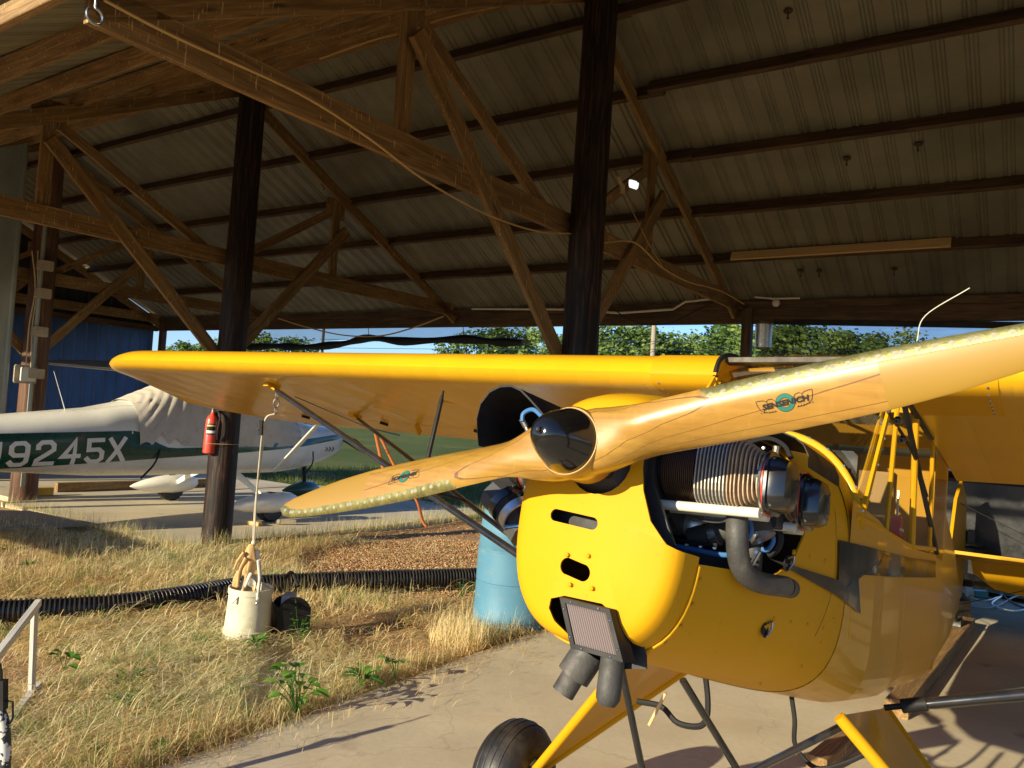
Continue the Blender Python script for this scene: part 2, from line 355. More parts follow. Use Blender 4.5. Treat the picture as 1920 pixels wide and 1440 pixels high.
# ================================================================== the open pole shed
KZ = 1.013
BAY = 4.52; S_END = 13.0; S_0 = -13.6; TH = 4.2
def zr(t): return 5.27-.5*abs(t)               # underside of the purlins
barn = thing('pole_barn', 'open-sided timber pole shed with ribbed metal roof over the two aeroplanes', 'pole barn', POLE)
def roof_sheet(sign, t0, t1, off=0.0):
    g = G(); ss = []; s = S_0
    # rib profile: pairs of minor ribs and a lap rib every 0.9 m
    while s < S_END:
        for ds, dz in ((0, 0), (.012, .016), (.03, .016), (.042, 0), (.060, 0), (.072, .016), (.090, .016), (.102, 0)): ss.append((s+ds, dz))
        s += .2286
    ns = len(ss); nt = 10; vs = []; gs = []
    for k in range(nt+1):
        t = t0+(t1-t0)*k/nt
        for q, dz in ss:
            vs.append(W(q, sign*t, zr(t)+.105+dz+.012*sin(q*1.7+t))); gs.append((q, t, sign))
    g.add(vs, [(k*ns+i, k*ns+i+1, (k+1)*ns+i+1, (k+1)*ns+i) for k in range(nt) for i in range(ns-1)], gs)
    return g
mesh_obj('roof_panel', roof_sheet(1, 0, 4.45), ROOFM, barn, smooth=False)
mesh_obj('roof_panel', roof_sheet(-1, 0, 4.10), ROOFM, barn, smooth=False)
cap = G(); cap.add([W(S_0, -.3, zr(.3)+.135), W(S_END, -.3, zr(.3)+.135), W(S_END, 0, 5.44), W(S_0, 0, 5.44), W(S_0, .3, zr(.3)+.135), W(S_END, .3, zr(.3)+.135)], [(0, 1, 2, 3), (3, 2, 5, 4)])
mesh_obj('ridge_cap', cap, ROOFM, barn, smooth=False)
PT = [.33, 1.08, 1.85, 2.60, 3.37]
for sg in (1, -1):
    for t in PT:
        g = G(); n = nrm(np.array([0, 0, 1.])+SB*.5*sg); cuts = [S_0+.1]+[BAY*k for k in range(-2, 3)]+[S_END]
        for a, b in zip(cuts[:-1], cuts[1:]):
            jt = random.uniform(-.025, .025)
            g.beam(W(a-.12, sg*(t+jt), zr(t)+.035-.5*jt), W(b+.02, sg*(t+jt+random.uniform(-.02, .02)), zr(t)+.035-.5*jt), .05, .125, n)
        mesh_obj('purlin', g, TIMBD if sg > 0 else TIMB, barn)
g = G(); g.beam(W(-2.30, 3.32, zr(3.37)+.055), W(-.06, 3.32, zr(3.37)+.052), .04, .11, nrm(ZB+SB*.5)); mesh_obj('repair_board', g, TIMBL, barn, label='pale new board nailed along a roof purlin')
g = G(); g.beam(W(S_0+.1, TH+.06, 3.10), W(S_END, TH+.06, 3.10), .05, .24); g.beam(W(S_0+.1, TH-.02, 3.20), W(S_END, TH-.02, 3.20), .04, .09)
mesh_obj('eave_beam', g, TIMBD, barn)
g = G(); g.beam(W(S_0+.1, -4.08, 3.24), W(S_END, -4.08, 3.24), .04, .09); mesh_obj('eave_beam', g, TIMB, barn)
g = G(); g.beam(W(-3.5, TH+.10, 3.0), W(4.4, TH+.10, 3.0), .02, .05); mesh_obj('eave_trim', g, GREYW, barn)

def truss(s0):
    s = s0+.17
    root = G(); root.beam(W(s, -3.98, 3.235), W(s, TH+.02, 3.235), .042, .185); r = mesh_obj('truss', root, TIMB, barn)
    def m(name, a, b, h=.12, w=.042, ds=0, mat=TIMB, ext=0):
        g = G(); a = W(s+ds, *a); b = W(s+ds, *b); g.beam(a, b, w, h, ZB if abs(nrm(b-a)[2]) < .9 else SB); mesh_obj(name, g, mat, r)
    for sg in (1, -1):
        m('top_chord', (sg*((TH if sg > 0 else 3.95)+.02), zr(TH if sg > 0 else 3.95)-.075), (sg*.02, zr(0)-.075), .145)
        m('web_post', (sg*(1.62 if sg > 0 else 2.03), 3.15), (sg*(1.62 if sg > 0 else 2.03), 4.40 if sg > 0 else 4.22), .12, .042, .043)
        m('web_brace', (sg*.12, 3.24), (sg*(1.62 if sg > 0 else 2.03), 4.20), .10, .042, .086)
        m('knee_brace', (sg*.10, 2.12), (sg*(1.75 if sg > 0 else 2.05), 3.95), .135, .044, -.043)
        g = G(); t = sg*(1.62 if sg > 0 else 2.03); g.box(W(s+.066, t, 4.22), .014, .32, .26, LB, SB); mesh_obj('gusset_plate', g, TIMB, r)
    return r
truss(0); truss(BAY); truss(2*BAY); truss(-BAY); truss(S_END-.35)
def pole(s, t, z, r=.145, lean=(0, 0), mat=CREO, name='pole', label=None):
    base = W(s, t, -.1); top = W(s, t, z)+np.array([lean[0], lean[1], 0]); g = G(); R = []; vs = []; gs = []; n = 26; m = 24; o = random.random()*9
    ph = [random.random()*6 for _ in range(4)]
    for k in range(m+1):
        c = base+(top-base)*k/m; q = r*(1.05-.12*k/m)
        for i in range(n):
            a = 2*pi*i/n; rr = q*(1+.018*sin(3*a+ph[0]+k*.2)+.012*sin(7*a+ph[1]+k*.35))
            vs.append(c+np.array([cos(a)*rr, sin(a)*rr, 0])); gs.append((o+k*z/m, 1.0*a/pi*r*3, 0))
    g.add(vs, [(n*k+i, n*k+(i+1) % n, n*k+n+(i+1) % n, n*k+n+i) for k in range(m) for i in range(n)]+[tuple(n*m+i for i in range(n))], gs)
    return mesh_obj(name, g, mat, barn, label=label)
pole(0, 0, 5.2, .148, label='black creosoted pole behind the propeller')
pole(BAY, 0, 5.18, .155, (.02, .02), CREO, label='dark creosoted pole that carries the fire extinguisher')
pole(2*BAY, 0, 5.15, .17, mat=CREOB, label='brown weathered pole at the far left')
for s in (-BAY, -2*BAY): pole(s, 0, 5.2)
for s in (0, -BAY, -2*BAY, S_END-.3):
    g = G(); b = W(s, TH+.02, -.05); g.beam(b, W(s, TH+.02, 3.2), .12, .12, SB); mesh_obj('rear_post', g, TIMBD, barn)
for s in (-BAY, S_END-.3, 2*BAY):
    g = G(); g.beam(W(s, -TH, -.05), W(s, -TH, 3.2), .14, .14, SB); mesh_obj('front_post', g, TIMBD, barn)
# gable wall of blue ribbed steel at the far end
def ribbed(fn, u0, u1, z0, ztop, pitch=.23):
    g = G(); us = []; u = u0
    while u < u1:
        for du, d in ((0, 0), (.02, .022), (.05, .022), (.07, 0)): us.append((u+du, d))
        u += pitch
    n = len(us); vs = []
    for lv in (0, .5, 1):
        for u_, d in us: zt = ztop(u_); vs.append(fn(u_, z0+(zt-z0)*lv, d))
    return g.add(vs, [(k*n+i, k*n+i+1, (k+1)*n+i+1, (k+1)*n+i) for k in range(2) for i in range(n-1)])
mesh_obj('end_wall', ribbed(lambda u, z, d: W(S_END-d-.06, u, z), -TH, TH+.08, .05, lambda u: 3.05), BLUEW, barn, smooth=False)
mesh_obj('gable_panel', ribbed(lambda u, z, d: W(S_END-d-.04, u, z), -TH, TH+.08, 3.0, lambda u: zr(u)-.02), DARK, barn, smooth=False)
g = G(); g.beam(W(S_END-.1, -TH, 3.02), W(S_END-.1, TH, 3.02), .08, .12); mesh_obj('girt', g, TIMBD, barn)
# pale siding beside the far left pole
mesh_obj('side_siding', ribbed(lambda u, z, d: W(2*BAY-.2-d, u, z), -1.25, -.12, .15, lambda u: zr(u)-.02, .38), GREYW, barn, smooth=False)
g = G(); g.tube([W(2*BAY-.26, -.14, .2), W(2*BAY-.26, -.14, 5.0)], .03, 8); mesh_obj('siding_trim', g, GREYW, barn)
for z in (3.35, 2.95, 2.4, 1.8):
    g = G(); g.box(W(2*BAY-.28, -.10, z), .08, .20, .14, LB, SB); mesh_obj('cleat', g, TIMBG, barn)

# ---- small things fixed to the shed
def px_s(x, y, s): return sp(x, y, 0, s)
sb = thing('junction_box', 'grey electrical box with two hanging cables on the far left pole', 'junction box', px_s(50, 702, 2*BAY-.22))
g = G(); c = px_s(52, 702, 2*BAY-.24); g.box(c, .10, .17, .20, LB, SB); mesh_obj('box', g, paint('pvc_grey', (.5, .5, .46), .5), sb)
g = G(); g.box(c+LB*.07, .03, .30, .26, LB, SB); mesh_obj('backboard', g, TIMBG, sb)
for dx in (0, 10):
    pts = smooth_curve([px_s(60+dx*1.1, 470, 2*BAY-.2), px_s(66+dx*.4, 540, 2*BAY-.24), px_s(55+dx*.6, 610, 2*BAY-.24), px_s(48+dx, 690, 2*BAY-.26)])
    g = G(); g.tube(pts, .009, 6); mesh_obj('cable', g, paint('tan_cable', (.45, .33, .2), .6), sb)
# white conduit along the rear eave
g = G(); s1 = TH-.12
g.tube([sp(*p, 1, s1) for p in ((885, 579), (1065, 580), (1160, 587), (1262, 580), (1285, 566), (1345, 559))], .016, 8)
single('conduit', g, paint('white_conduit', (.62, .58, .48), .5), 'white plastic conduit running along the rear eave beam', 'conduit')
g = G(); g.tube([sp(*p, 1, s1) for p in ((1415, 557), (1450, 560), (1500, 559))], .012, 8); g.ball(sp(1455, 568, 1, s1), .05, 10)
single('conduit', g, paint('white_conduit_b', (.62, .58, .48), .5), 'short white conduit with round box right of the truss heel', 'conduit')
def wire(name, pts, r, mat, label, cat='wire'):
    g = G(); g.tube(smooth_curve(pts), r, 6); return single(name, g, mat, label, cat)
WTAN = paint('tan_cord', (.50, .32, .12), .6)
wire('hanging_cable', [px_s(*p, .08) for p in ((195, 0), (330, 70), (560, 175), (690, 258), (800, 340), (920, 405), (1010, 434), (1072, 438))], .007, WTAN, 'tan cord that sags from the near truss to the black pole', 'cable')
wire('hanging_cable', [px_s(*p, -.05) for p in ((1130, 455), (1190, 455), (1240, 500), (1290, 528), (1350, 545), (1395, 570))], .007, WTAN, 'tan cord looping down the truss right of the black pole', 'cable')
wire('hanging_cable', [sp(*p, 1, TH-.3) for p in ((1145, 575), (1175, 596), (1215, 608), (1260, 604), (1310, 580), (1345, 562))], .008, BLKM, 'dark cable sagging across the sky gap by the utility pole', 'cable')
wire('hanging_cable', [sp(*p, 1, TH-.3) for p in ((522, 597), (570, 612), (640, 628), (710, 630), (770, 616), (832, 593))], .012, WTAN, 'tan rope sagging in front of the rolled shade net', 'cable')
wire('hanging_cable', [sp(*p, 0, .25) for p in ((600, 110), (700, 75), (760, 60), (850, 30), (1000, 0))], .006, WTAN, 'thin cable stapled along the roof near the ridge', 'cable')
hk = G(); c = px_s(178, 30, .0)
hk.tube([c+SB*.0+np.array([0, 0, .1]), c+np.array([0, 0, .035])]+[c+SB*.032*sin(a)+ZB*.032*cos(a) for a in np.linspace(0, 5.6, 14)], .006, 8)
single('eye_hook', hk, STEEL, 'open metal eye hook under the upper left roof timber', 'hook')
lb = thing('lamp_socket', 'bare spiral bulb glinting white in a socket right of the black pole', 'lamp', sp(1185, 350, 0, -.1))
c = sp(1188, 346, 0, -.1); ax = nrm(sp(1210, 352, 0, -.1)-sp(1165, 338, 0, -.1)); pts = []
for k in range(40): a = k*.62; pts.append(c+ax*(-.07+.14*k/39)+.025*(np.array([0, 0, 1])*cos(a)+FW*sin(a)))
BULB = paint('lamp_white', (.85, .85, .82), .2)
BULB.node_tree.nodes['Principled BSDF'].inputs['Emission Color'].default_value = (.9, .95, 1, 1); BULB.node_tree.nodes['Principled BSDF'].inputs['Emission Strength'].default_value = .5
g = G(); g.tube(pts, .012, 8); mesh_obj('bulb', g, BULB, lb)
g = G(); g.lathe([(0, .02), (.06, .026), (.08, .014)], sp(1166, 362, 0, -.1), ZB, 14); g.beam(sp(1160, 330, 0, -.1), sp(1170, 362, 0, -.1), .02, .03); mesh_obj('socket', g, paint('socket_brown', (.45, .33, .18), .5), lb)
g = G(); g.tube([sp(1174, 372, 0, -.1), sp(1215, 455, 0, -.1), sp(1245, 505, 0, -.1)], .0025, 5); mesh_obj('pull_cord', g, WTAN, lb)
for (x, y, t0, ds) in ((1478, 18, 1, .02), (1588, 295, 1, .02), (1722, 268, 1, .02), (1502, 506, 1, .015), (1536, 507, 1, .015), (1677, 503, 1, .015), (608, 345, 1, .03)):
    r = np.stack([LB, SB, ZB])@ray(x, y); o = np.stack([LB, SB, ZB])@(CAM-POLE); k = (5.37-o[2]-.5*o[1])/(r[2]+.5*r[1]); c = POLE+(o+k*r)@np.stack([LB, SB, ZB])
    g = G(); g.ball(c-ZB*.01, ds+.02, 8, (1, 1, .5)); g.tube([c-ZB*.01, c-ZB*.07], .006, 6); g.ball(c-ZB*.07, .012, 6)
    single('wasp_nest', g, TIMBD, {1478: 'small mud nest on the roof sheet at the top edge of the picture', 1588: 'small mud nest on the roof sheet above the yellow nose, left of a bright hole', 1722: 'small mud nest beside a bright roof hole at the far right', 1502: 'tiny mud nest below the pale board, leftmost of three', 1536: 'tiny mud nest below the pale board, middle of three', 1677: 'tiny mud nest below the pale board, rightmost of three', 608: 'dark mud nest on the left roof sheets beside the truss'}[x], 'nest')

# ---- shade nets on the rear side
def netting(name, pts_top, pts_bot, mat, parent, n=40, nv=6):
    T_ = smooth_curve(pts_top, 10); B_ = smooth_curve(pts_bot, 10); g = G(); m = min(len(T_), len(B_)); vs = []; gs = []
    for j in range(nv+1):
        for i in range(m):
            p = T_[i]+(B_[i]-T_[i])*j/nv; p = p+SB*.03*sin(i*.9+j)*sin(pi*j/nv); vs.append(p); gs.append((i*.2, j*.3, 0))
    g.add(vs, [(j*m+i, j*m+i+1, (j+1)*m+i+1, (j+1)*m+i) for j in range(nv) for i in range(m-1)], gs)
    return mesh_obj(name, g, mat, parent)
TN = TH+.16
nr = thing('shade_net', 'black shade net half rolled up under the rear eave above the yellow wing', 'shade net', sp(730, 640, 1, TN))
tp = [sp(x, y, 1, TN) for x, y in ((462, 612), (600, 611), (735, 609), (860, 606), (992, 604))]
bt = [sp(x, y, 1, TN) for x, y in ((466, 648), (560, 646), (690, 633), (860, 637), (982, 642))]
netting('net_panel', tp, bt, NET1, nr)
rp = smooth_curve([sp(x, y, 1, TN) for x, y in ((466, 651), (520, 649), (570, 651), (640, 645), (692, 634), (760, 640), (865, 636), (930, 641), (978, 642))], 6)
g = G(); g.tube(rp, [.062+.014*sin(k*.9) for k in range(len(rp))], 12); mesh_obj('net_roll', g, BLKM, nr)
g = G(); g.tube([sp(970, 641, 1, TN), sp(995, 640, 1, TN)], .02, 8); mesh_obj('roller_bar', g, TIMB, nr)
for x in (690, 868): g = G(); g.tube([sp(x, 608, 1, TN-.03), sp(x+2, 636, 1, TN-.05)], .006, 6); mesh_obj('tie_cord', g, BLKM, nr)
n2 = thing('shade_net', 'large dark shade net hung behind the fuselage, right of the truss heel', 'shade net', sp(1650, 640, 1, TN))
tp = [W(s, TN, 2.99) for s in (-.15, -2, -4, -6, -8)]; bt = [W(s, TN, 1.0) for s in (-.15, -2, -4, -6, -8)]
netting('net_panel', tp, bt, NET2, n2, nv=10)
g = G(); g.beam(sp(1452, 603, 1, TN-.1), W(-7, TN-.1, 2.80), .05, .07); mesh_obj('hem_bar', g, BLKM, n2)
g = G(); g.lathe([(0, .07), (.02, .10), (.3, .10), (.34, .05)], sp(1430, 655, 1, TH-.2), ZB, 16); single('galvanised_can', g, ALU, 'galvanised can hung beside the rear post, right of the sky gap', 'can')

# ================================================================== ground
def struct(name, g, mat, **k): return single(name, g, mat, None, None, kind='structure', **k)
def gh(x, y): return 0.0
xs = np.concatenate([np.linspace(-400, -12, 14), np.linspace(-10, 12, 90), np.linspace(14, 400, 14)]); ys = np.concatenate([np.linspace(-60, -1, 8), np.linspace(0, 22, 90), np.linspace(24, 900, 22)])
def hgt(x, y):
    # low bumps of earth, kept below the slabs
    return -.055+.018*sin(x*2.1+sin(y*1.3)*2)+.015*sin(y*2.7+x*.9)+.008*sin(x*7+y*5)
g = G(); g.add([(x, y, hgt(x, y) if abs(x) < 13 and 0 <= y < 23 else -.06) for y in ys for x in xs], [(j*len(xs)+i, j*len(xs)+i+1, (j+1)*len(xs)+i+1, (j+1)*len(xs)+i) for j in range(len(ys)-1) for i in range(len(xs)-1)])
struct('ground', g, EARTH)
def slab(name, s0, s1, t0, t1, z1=0.0, mat=CONC, zb=-.14, jag=.0):
    g = G(); n = 40; per = []
    for a, b in (((s0, t0), (s1, t0)), ((s1, t0), (s1, t1)), ((s1, t1), (s0, t1)), ((s0, t1), (s0, t0))):
        for k in range(n): per.append((a[0]+(b[0]-a[0])*k/n+jag*random.uniform(-1, 1), a[1]+(b[1]-a[1])*k/n+jag*random.uniform(-1, 1)))
    m = len(per); c = np.mean(per, 0); sh = lambda p, d: (p[0]+(c[0]-p[0])*d/8, p[1]+(c[1]-p[1])*d/8)
    vs = [W(*p, zb) for p in per]+[W(*p, z1-.012) for p in per]+[W(*sh(p, .012), z1) for p in per]
    g.add(vs, [(i, (i+1) % m, m+(i+1) % m, m+i) for i in range(m)]+[(m+i, m+(i+1) % m, 2*m+(i+1) % m, 2*m+i) for i in range(m)]+[tuple(range(2*m, 3*m))]); return g
struct('concrete_slab', slab('concrete_slab', -13, .05, -9, 4.4, 0, jag=.006), CONC, smooth=False)
struct('concrete_slab', slab('concrete_slab', 4.42, 8.75, -.42, 5.4, 0, jag=.006), CONC, smooth=False)
struct('concrete_slab', slab('concrete_slab', 8.9, 12.8, -.1, 5.0, -.005, jag=.006), CONC, smooth=False)
# field of mown grass behind and beside the shed
g = G(); pts = [W(12.5, 5.5), W(-14, 5.0)]; far = [np.array([-400, 700, 0]), np.array([400, 700, 0])]
nx, ny = 60, 50
def fieldp(u, v):
    a = W(16-32*u, 5.1+.25*sin(u*60)+.15*sin(u*141)); d = nrm(W(16-32*u, 30)-CAM*0-np.array([-3*0, 0, 0])) 
    p = a+SB*(v**2.5*260)+LB*((.5-u)*v**2*420); return np.array([p[0], p[1], -.035+.02*sin(p[0]*1.1)*cos(p[1]*.8)*min(1, v*10)])
g.grid(fieldp, nx, ny); struct('field', g, LAWN)
# side strip of lawn running to the field between the slabs' far ends
def blades(n, place, h, w, lean, cols, hv=.5, segs=3, flow=None, lie=.0):
    g = G(); vs = []; fs = []; gs = []
    for k in range(n):
        p, sc = place()
        if p is None: continue
        hh = h*sc*random.uniform(1-hv, 1+hv); a = random.uniform(0, 2*pi)
        if flow is not None: a = flow(p)+random.gauss(0, .75)
        ly = min(1.66, max(.0, random.gauss(lean, .30))); ww = w*random.uniform(.6, 1.4); c = random.uniform(*cols() if callable(cols) else cols)
        d = np.array([cos(a), sin(a), 0]); e = np.array([-sin(a), cos(a), 0])*ww; b = len(vs); q = np.array(p, float); bend = random.uniform(.0, .5)
        for j in range(segs+1):
            tt = j/segs; wj = ww*(1-tt*.85); vs += [q-e*(1-tt*.85), q+e*(1-tt*.85)]; gs += [(c, 0, 0)]*2
            an = ly+bend*(tt-.3); q = q+(d*sin(an)+ZB*cos(an))*hh/segs
            if q[2] < .004: q[2] = .004+random.random()*.015
        fs += [(b+2*j, b+2*j+1, b+2*j+3, b+2*j+2) for j in range(segs)]
    g.add(vs, fs, gs); return g
def in_dry(p):
    s = (p-POLE)@LB; t = (p-POLE)@SB
    if s > 5.7 and t > -1.0: return False
    return s > .06 and not (4.42 < s < 8.75 and t > -.40) and not (s > 8.75 and t > -.1)
def gravelly(p):      # bare gravel between the hose and the far slab, right of the bucket
    s = (p-POLE)@LB; t = (p-POLE)@SB
    d = ((s-2.0)/1.75)**2+((t-1.3)/1.75)**2
    return d < 1
def pn(x, y): return sin(x*1.9+sin(y*1.1)*1.7)+.7*sin(y*3.1+x*1.3)+.5*sin(x*5.3-y*4.1)
def dry_place(y0=2.4, y1=9.8):
    def f():
        while True:
            y = y0+(y1-y0)*random.random()**1.25; x = random.uniform(-.72*y-.4, .12*y+.3); p = np.array([x, y, 0])
            if not in_dry(p): continue
            if gravelly(p) and random.random() < .93: continue
            nn = pn(x, y)
            if nn < -.75 and random.random() < .8: continue
            p[2] = hgt(x, y)*.4; return p, 1+.3*max(-1, min(1, nn))
    return f
def fl(p): return .35+1.3*sin(p[0]*1.7+p[1]*.9)+.9*sin(p[1]*2.3-p[0])+ (pi if sin(p[0]*3.1+p[1]*2.7) > .6 else 0)
def scol():
    return (0, .86) if random.random() < .87 else (.88, 1)
def lying(n, place, l0, l1, w, flow, cols, zmax=.05):
    P0 = []; cc = []
    while len(P0) < n:
        p, sc = place()
        P0.append((p[0], p[1], p[2], sc)); c_ = random.uniform(*cols()); cc.append(c_ if c_ > .86 else min(.86, max(0, c_*.75+.12+.16*pn(p[0]*.8+3, p[1]*.8))))
    P0 = np.array(P0); cc = np.array(cc); a = np.array([flow(p) for p in P0])+rng.normal(0, .95, n); L = rng.uniform(l0, l1, n)*P0[:, 3]; up_ = rng.random(n)
    z0 = rng.random(n)**1.6*zmax*P0[:, 3]; arc = rng.uniform(.0, .045, n)+(up_ > .93)*rng.uniform(.02, .07, n); cv_ = rng.normal(0, .5, n); S = 4; W_ = w*rng.uniform(.5, 1.35, n)*np.clip(P0[:, 1]/4.5, .8, 1.6)
    vs = np.zeros((n, S+1, 2, 3)); x = P0[:, 0]-np.cos(a)*L/2; y = P0[:, 1]-np.sin(a)*L/2
    for k in range(S+1):
        t = k/S; an = a+cv_*(t-.5); z = z0+arc*4*t*(1-t)*.9+(up_ > .97)*t*L*.22+P0[:, 2]; tilt = (rng.random(n)-.5)*.9
        for e, sg in ((0, 1), (1, -1)):
            ww = sg*W_*(1-.6*abs(t-.4)); vs[:, k, e, 0] = x-np.sin(an)*ww; vs[:, k, e, 1] = y+np.cos(an)*ww; vs[:, k, e, 2] = z+sg*ww*.5
        x = x+np.cos(an)*L/S; y = y+np.sin(an)*L/S
    V = vs.reshape(-1, 3); F = []; b = np.arange(n)*(2*(S+1))
    for k in range(S): F.append(np.stack([b+2*k, b+2*k+1, b+2*k+3, b+2*k+2], 1))
    g = G(); g.v = [tuple(p) for p in V]; g.f = [tuple(f) for f in np.concatenate(F).tolist()]; g.g = [(c, 0, 0) for c in np.repeat(cc, 2*(S+1))]; return g
def fl2(p): return .25+.9*sin(p[0]*1.3+p[1]*.7)+.7*sin(p[1]*1.9-p[0]*.8)+.5*sin(p[0]*5+p[1]*3)
g = lying(62000, dry_place(), .10, .30, .0017, fl2, scol)
single('dry_grass', g, STRAW, 'matted straw-coloured dead grass covering the ground left of the concrete', 'dry grass', kind='stuff', smooth=False)
g = blades(4500, dry_place(), .075, .0014, .9, lambda: (.05, .8) if random.random() < .7 else (.87, 1), .6, 3)
single('short_dry_grass', g, STRAW, 'short upright dead and green grass blades among the matted straw', 'dry grass', kind='stuff', smooth=False)
cl_ = []
while len(cl_) < 60:
    p, sc = dry_place(2.6, 9)()
    cl_.append((p, random.uniform(.05, .16)))
def patch_place():
    p, r = random.choice(cl_); a = random.random()*6.283; q = r*sqrt(random.random()); return np.array([p[0]+q*cos(a), p[1]+q*sin(a), .0]), 1
g = blades(3600, patch_place, .10, .0022, .75, lambda: (.87, 1), .5, 3)
single('green_blades', g, STRAW, 'small patches of living green grass scattered through the dead straw', 'grass', kind='stuff', smooth=False)
def tuft_place(cx, cy, r, z=0):
    def f():
        a = random.random()*6.283; q = r*sqrt(random.random()); return np.array([cx+q*cos(a), cy+q*sin(a), z]), 1-q/r*.4
    return f
def up_place():
    while True:
        y = random.uniform(6.2, 9.5); x = random.uniform(-.7*y, -.02*y); p = np.array([x, y, -.01]); s = (p-POLE)@LB; t = (p-POLE)@SB
        if not in_dry(p) or (gravelly(p) and random.random() < .97): continue
        if random.random() < .5 and pn(x*1.3, y*1.3) < .2: continue
        return p, (1.0 if y > 6 else .8)
g = blades(5000, up_place, .15, .0014, .38, lambda: (0.1, .7) if random.random() < .9 else (.88, 1), .5, 3)
single('tall_dry_grass', g, STRAW, 'thin upright dead grass standing between the hose and the far slab', 'dry grass', kind='stuff', smooth=False)
c = gp(860, 1205); g = blades(500, tuft_place(c[0], c[1], .22), .24, .0018, .32, (.3, .8), .4, 3)
single('straw_tuft', g, STRAW, 'upright straw tuft at the slab edge in front of the blue drum', 'grass tuft', smooth=False, base=c)
def edge_place():
    r = random.random()
    if r < .6:
        t = random.uniform(-.6, 5.2); s = 4.40-abs(random.gauss(0, .12))
    elif r < .8: s = random.uniform(4.4, 8.6); t = -.42-abs(random.gauss(0, .10))
    else: t = random.uniform(-3.8, -.3); s = .06+abs(random.gauss(0, .07))
    p = W(s, t, -.01); return p, 1
g = blades(4200, edge_place, .16, .0016, .5, lambda: (.1, .6) if random.random() < .6 else (.86, 1), .6, 3)
single('edge_grass', g, STRAW, 'mixed green and dry grass fringing the concrete edges', 'grass', kind='stuff', smooth=False)
def field_place():
    while True:
        y = random.uniform(9, 26)
        x = random.uniform(-.35*y, .12*y); p = np.array([x, y, -.02]); t = (p-POLE)@SB; s = (p-POLE)@LB
        if (t > 5.1 and s < 12) or (.3 < s < 4.35 and t > 4.3): return p, 1+y*.02
g = blades(24000, field_place, .075, .0045, .5, (0, 1), .5, 2)
single('field_grass', g, GRASSG, 'short green grass of the mown field behind the aeroplanes', 'grass', kind='stuff', smooth=False)
# gravel
def stones(n, rmin, rmax, place):
    g = G(); base = [(1, 0, 0), (-1, 0, 0), (0, 1, 0), (0, -1, 0), (0, 0, 1), (0, 0, -1)]; fc = [(0, 2, 4), (2, 1, 4), (1, 3, 4), (3, 0, 4), (2, 0, 5), (1, 2, 5), (3, 1, 5), (0, 3, 5)]
    vs = []; fs = []; gs = []
    for k in range(n):
        p = place(); r = random.uniform(rmin, rmax)**1; b = len(vs); a = random.random()*6.28; c = random.random(); ca, sa = cos(a), sin(a); q = (random.uniform(.8, 1.5), random.uniform(.6, 1), random.uniform(.4, .8))
        for v in base:
            x, y, z = v[0]*q[0]+random.uniform(-.2, .2), v[1]*q[1]+random.uniform(-.2, .2), v[2]*q[2]; vs.append((p[0]+r*(x*ca-y*sa), p[1]+r*(x*sa+y*ca), p[2]+r*z)); gs.append((c, 0, 0))
        fs += [tuple(b+i for i in f) for f in fc]
    g.add(vs, fs, gs); return g
def grav_place():
    while True:
        s = random.uniform(.1, 4.35); t = random.uniform(-.9, 4.2); p = W(s, t, 0)
        if gravelly(p) or (random.random() < .12 and in_dry(p)): p[2] = hgt(p[0], p[1])+.012; return p
single('gravel', stones(24000, .005, .014, grav_place), STONE, 'reddish tan gravel between the corrugated hose and the far slab', 'gravel', kind='stuff', smooth=False)
# ---- broad-leaved weeds
def leaf(g, base, d, ln, w, droop, c, lobes=0):
    d = nrm(d); sd_ = nrm(np.cross(d, ZB)); u = np.cross(sd_, d); n = 6; vs = []; gs = []
    for k in range(n+1):
        t = k/n; ww = w*sin(pi*min(1, t*.93+.07))**.8*(1-.25*t)*(1+lobes*.25*sin(t*20)); p = base+d*ln*t-ZB*droop*ln*t*t+u*0
        vs += [p-sd_*ww+u*ww*.35, p, p+sd_*ww+u*ww*.35]; gs += [(c, t, 0)]*3
    fs = [(3*k+i, 3*k+i+1, 3*k+i+4, 3*k+i+3) for k in range(n) for i in (0, 1)]
    g.add(vs, fs, gs)
def weed(x, y, h, n, lw, label, style='broad', z=0.0):
    b = gp(x, y); root = thing('weed', label, 'weed', b); st = G(); lf = G()
    for k in range(n):
        a = random.random()*6.283; r = random.random(); hh = h*random.uniform(.25, 1); d = np.array([cos(a), sin(a), 0])
        if style == 'broad':
            p = b+d*h*.45*r+ZB*hh; st.tube(smooth_curve([b, b+d*h*.15+ZB*hh*.6, p], 3), .0022, 5); leaf(lf, p, d*.9+ZB*random.uniform(-.2, .5), lw*random.uniform(.7, 1.2), lw*.42, .25, random.random())
        elif style == 'rosette':
            leaf(lf, b+ZB*.035, d+ZB*random.uniform(.3, 1.3), lw*random.uniform(.7, 1.2), lw*.10, .45, random.random(), 1)
        else:
            p = b+d*h*.3*r; tip = p+ZB*hh+d*.06; st.tube(smooth_curve([b, p+ZB*hh*.5, tip], 3), .0016, 5)
            for j in range(5): aa = random.random()*6.28; leaf(lf, p+(tip-p)*(.3+.14*j), np.array([cos(aa), sin(aa), .5]), lw*.7, lw*.14, .3, random.random())
    if st.v: mesh_obj('stem', st, LEAF, root)
    else: st.tube([b-ZB*.02, b+ZB*.02], .004, 6); mesh_obj('stem', st, LEAF, root)
    mesh_obj('leaves', lf, LEAF, root)
weed(555, 1345, .26, 24, .075, 'large leafy green weed at the slab edge, nearest the camera')
weed(740, 1275, .16, 5, .08, 'two-leaved green weed at the slab edge right of the dandelion clump')
weed(682, 1285, .25, 14, .20, 'long-leaved dandelion clump beside the slab edge', 'rosette')
weed(480, 1218, .2, 22, .16, 'dark green rosette weed growing against the white bucket', 'rosette')
weed(560, 1205, .3, 6, .07, 'thin upright weed in front of the black tool bag', 'stalk')
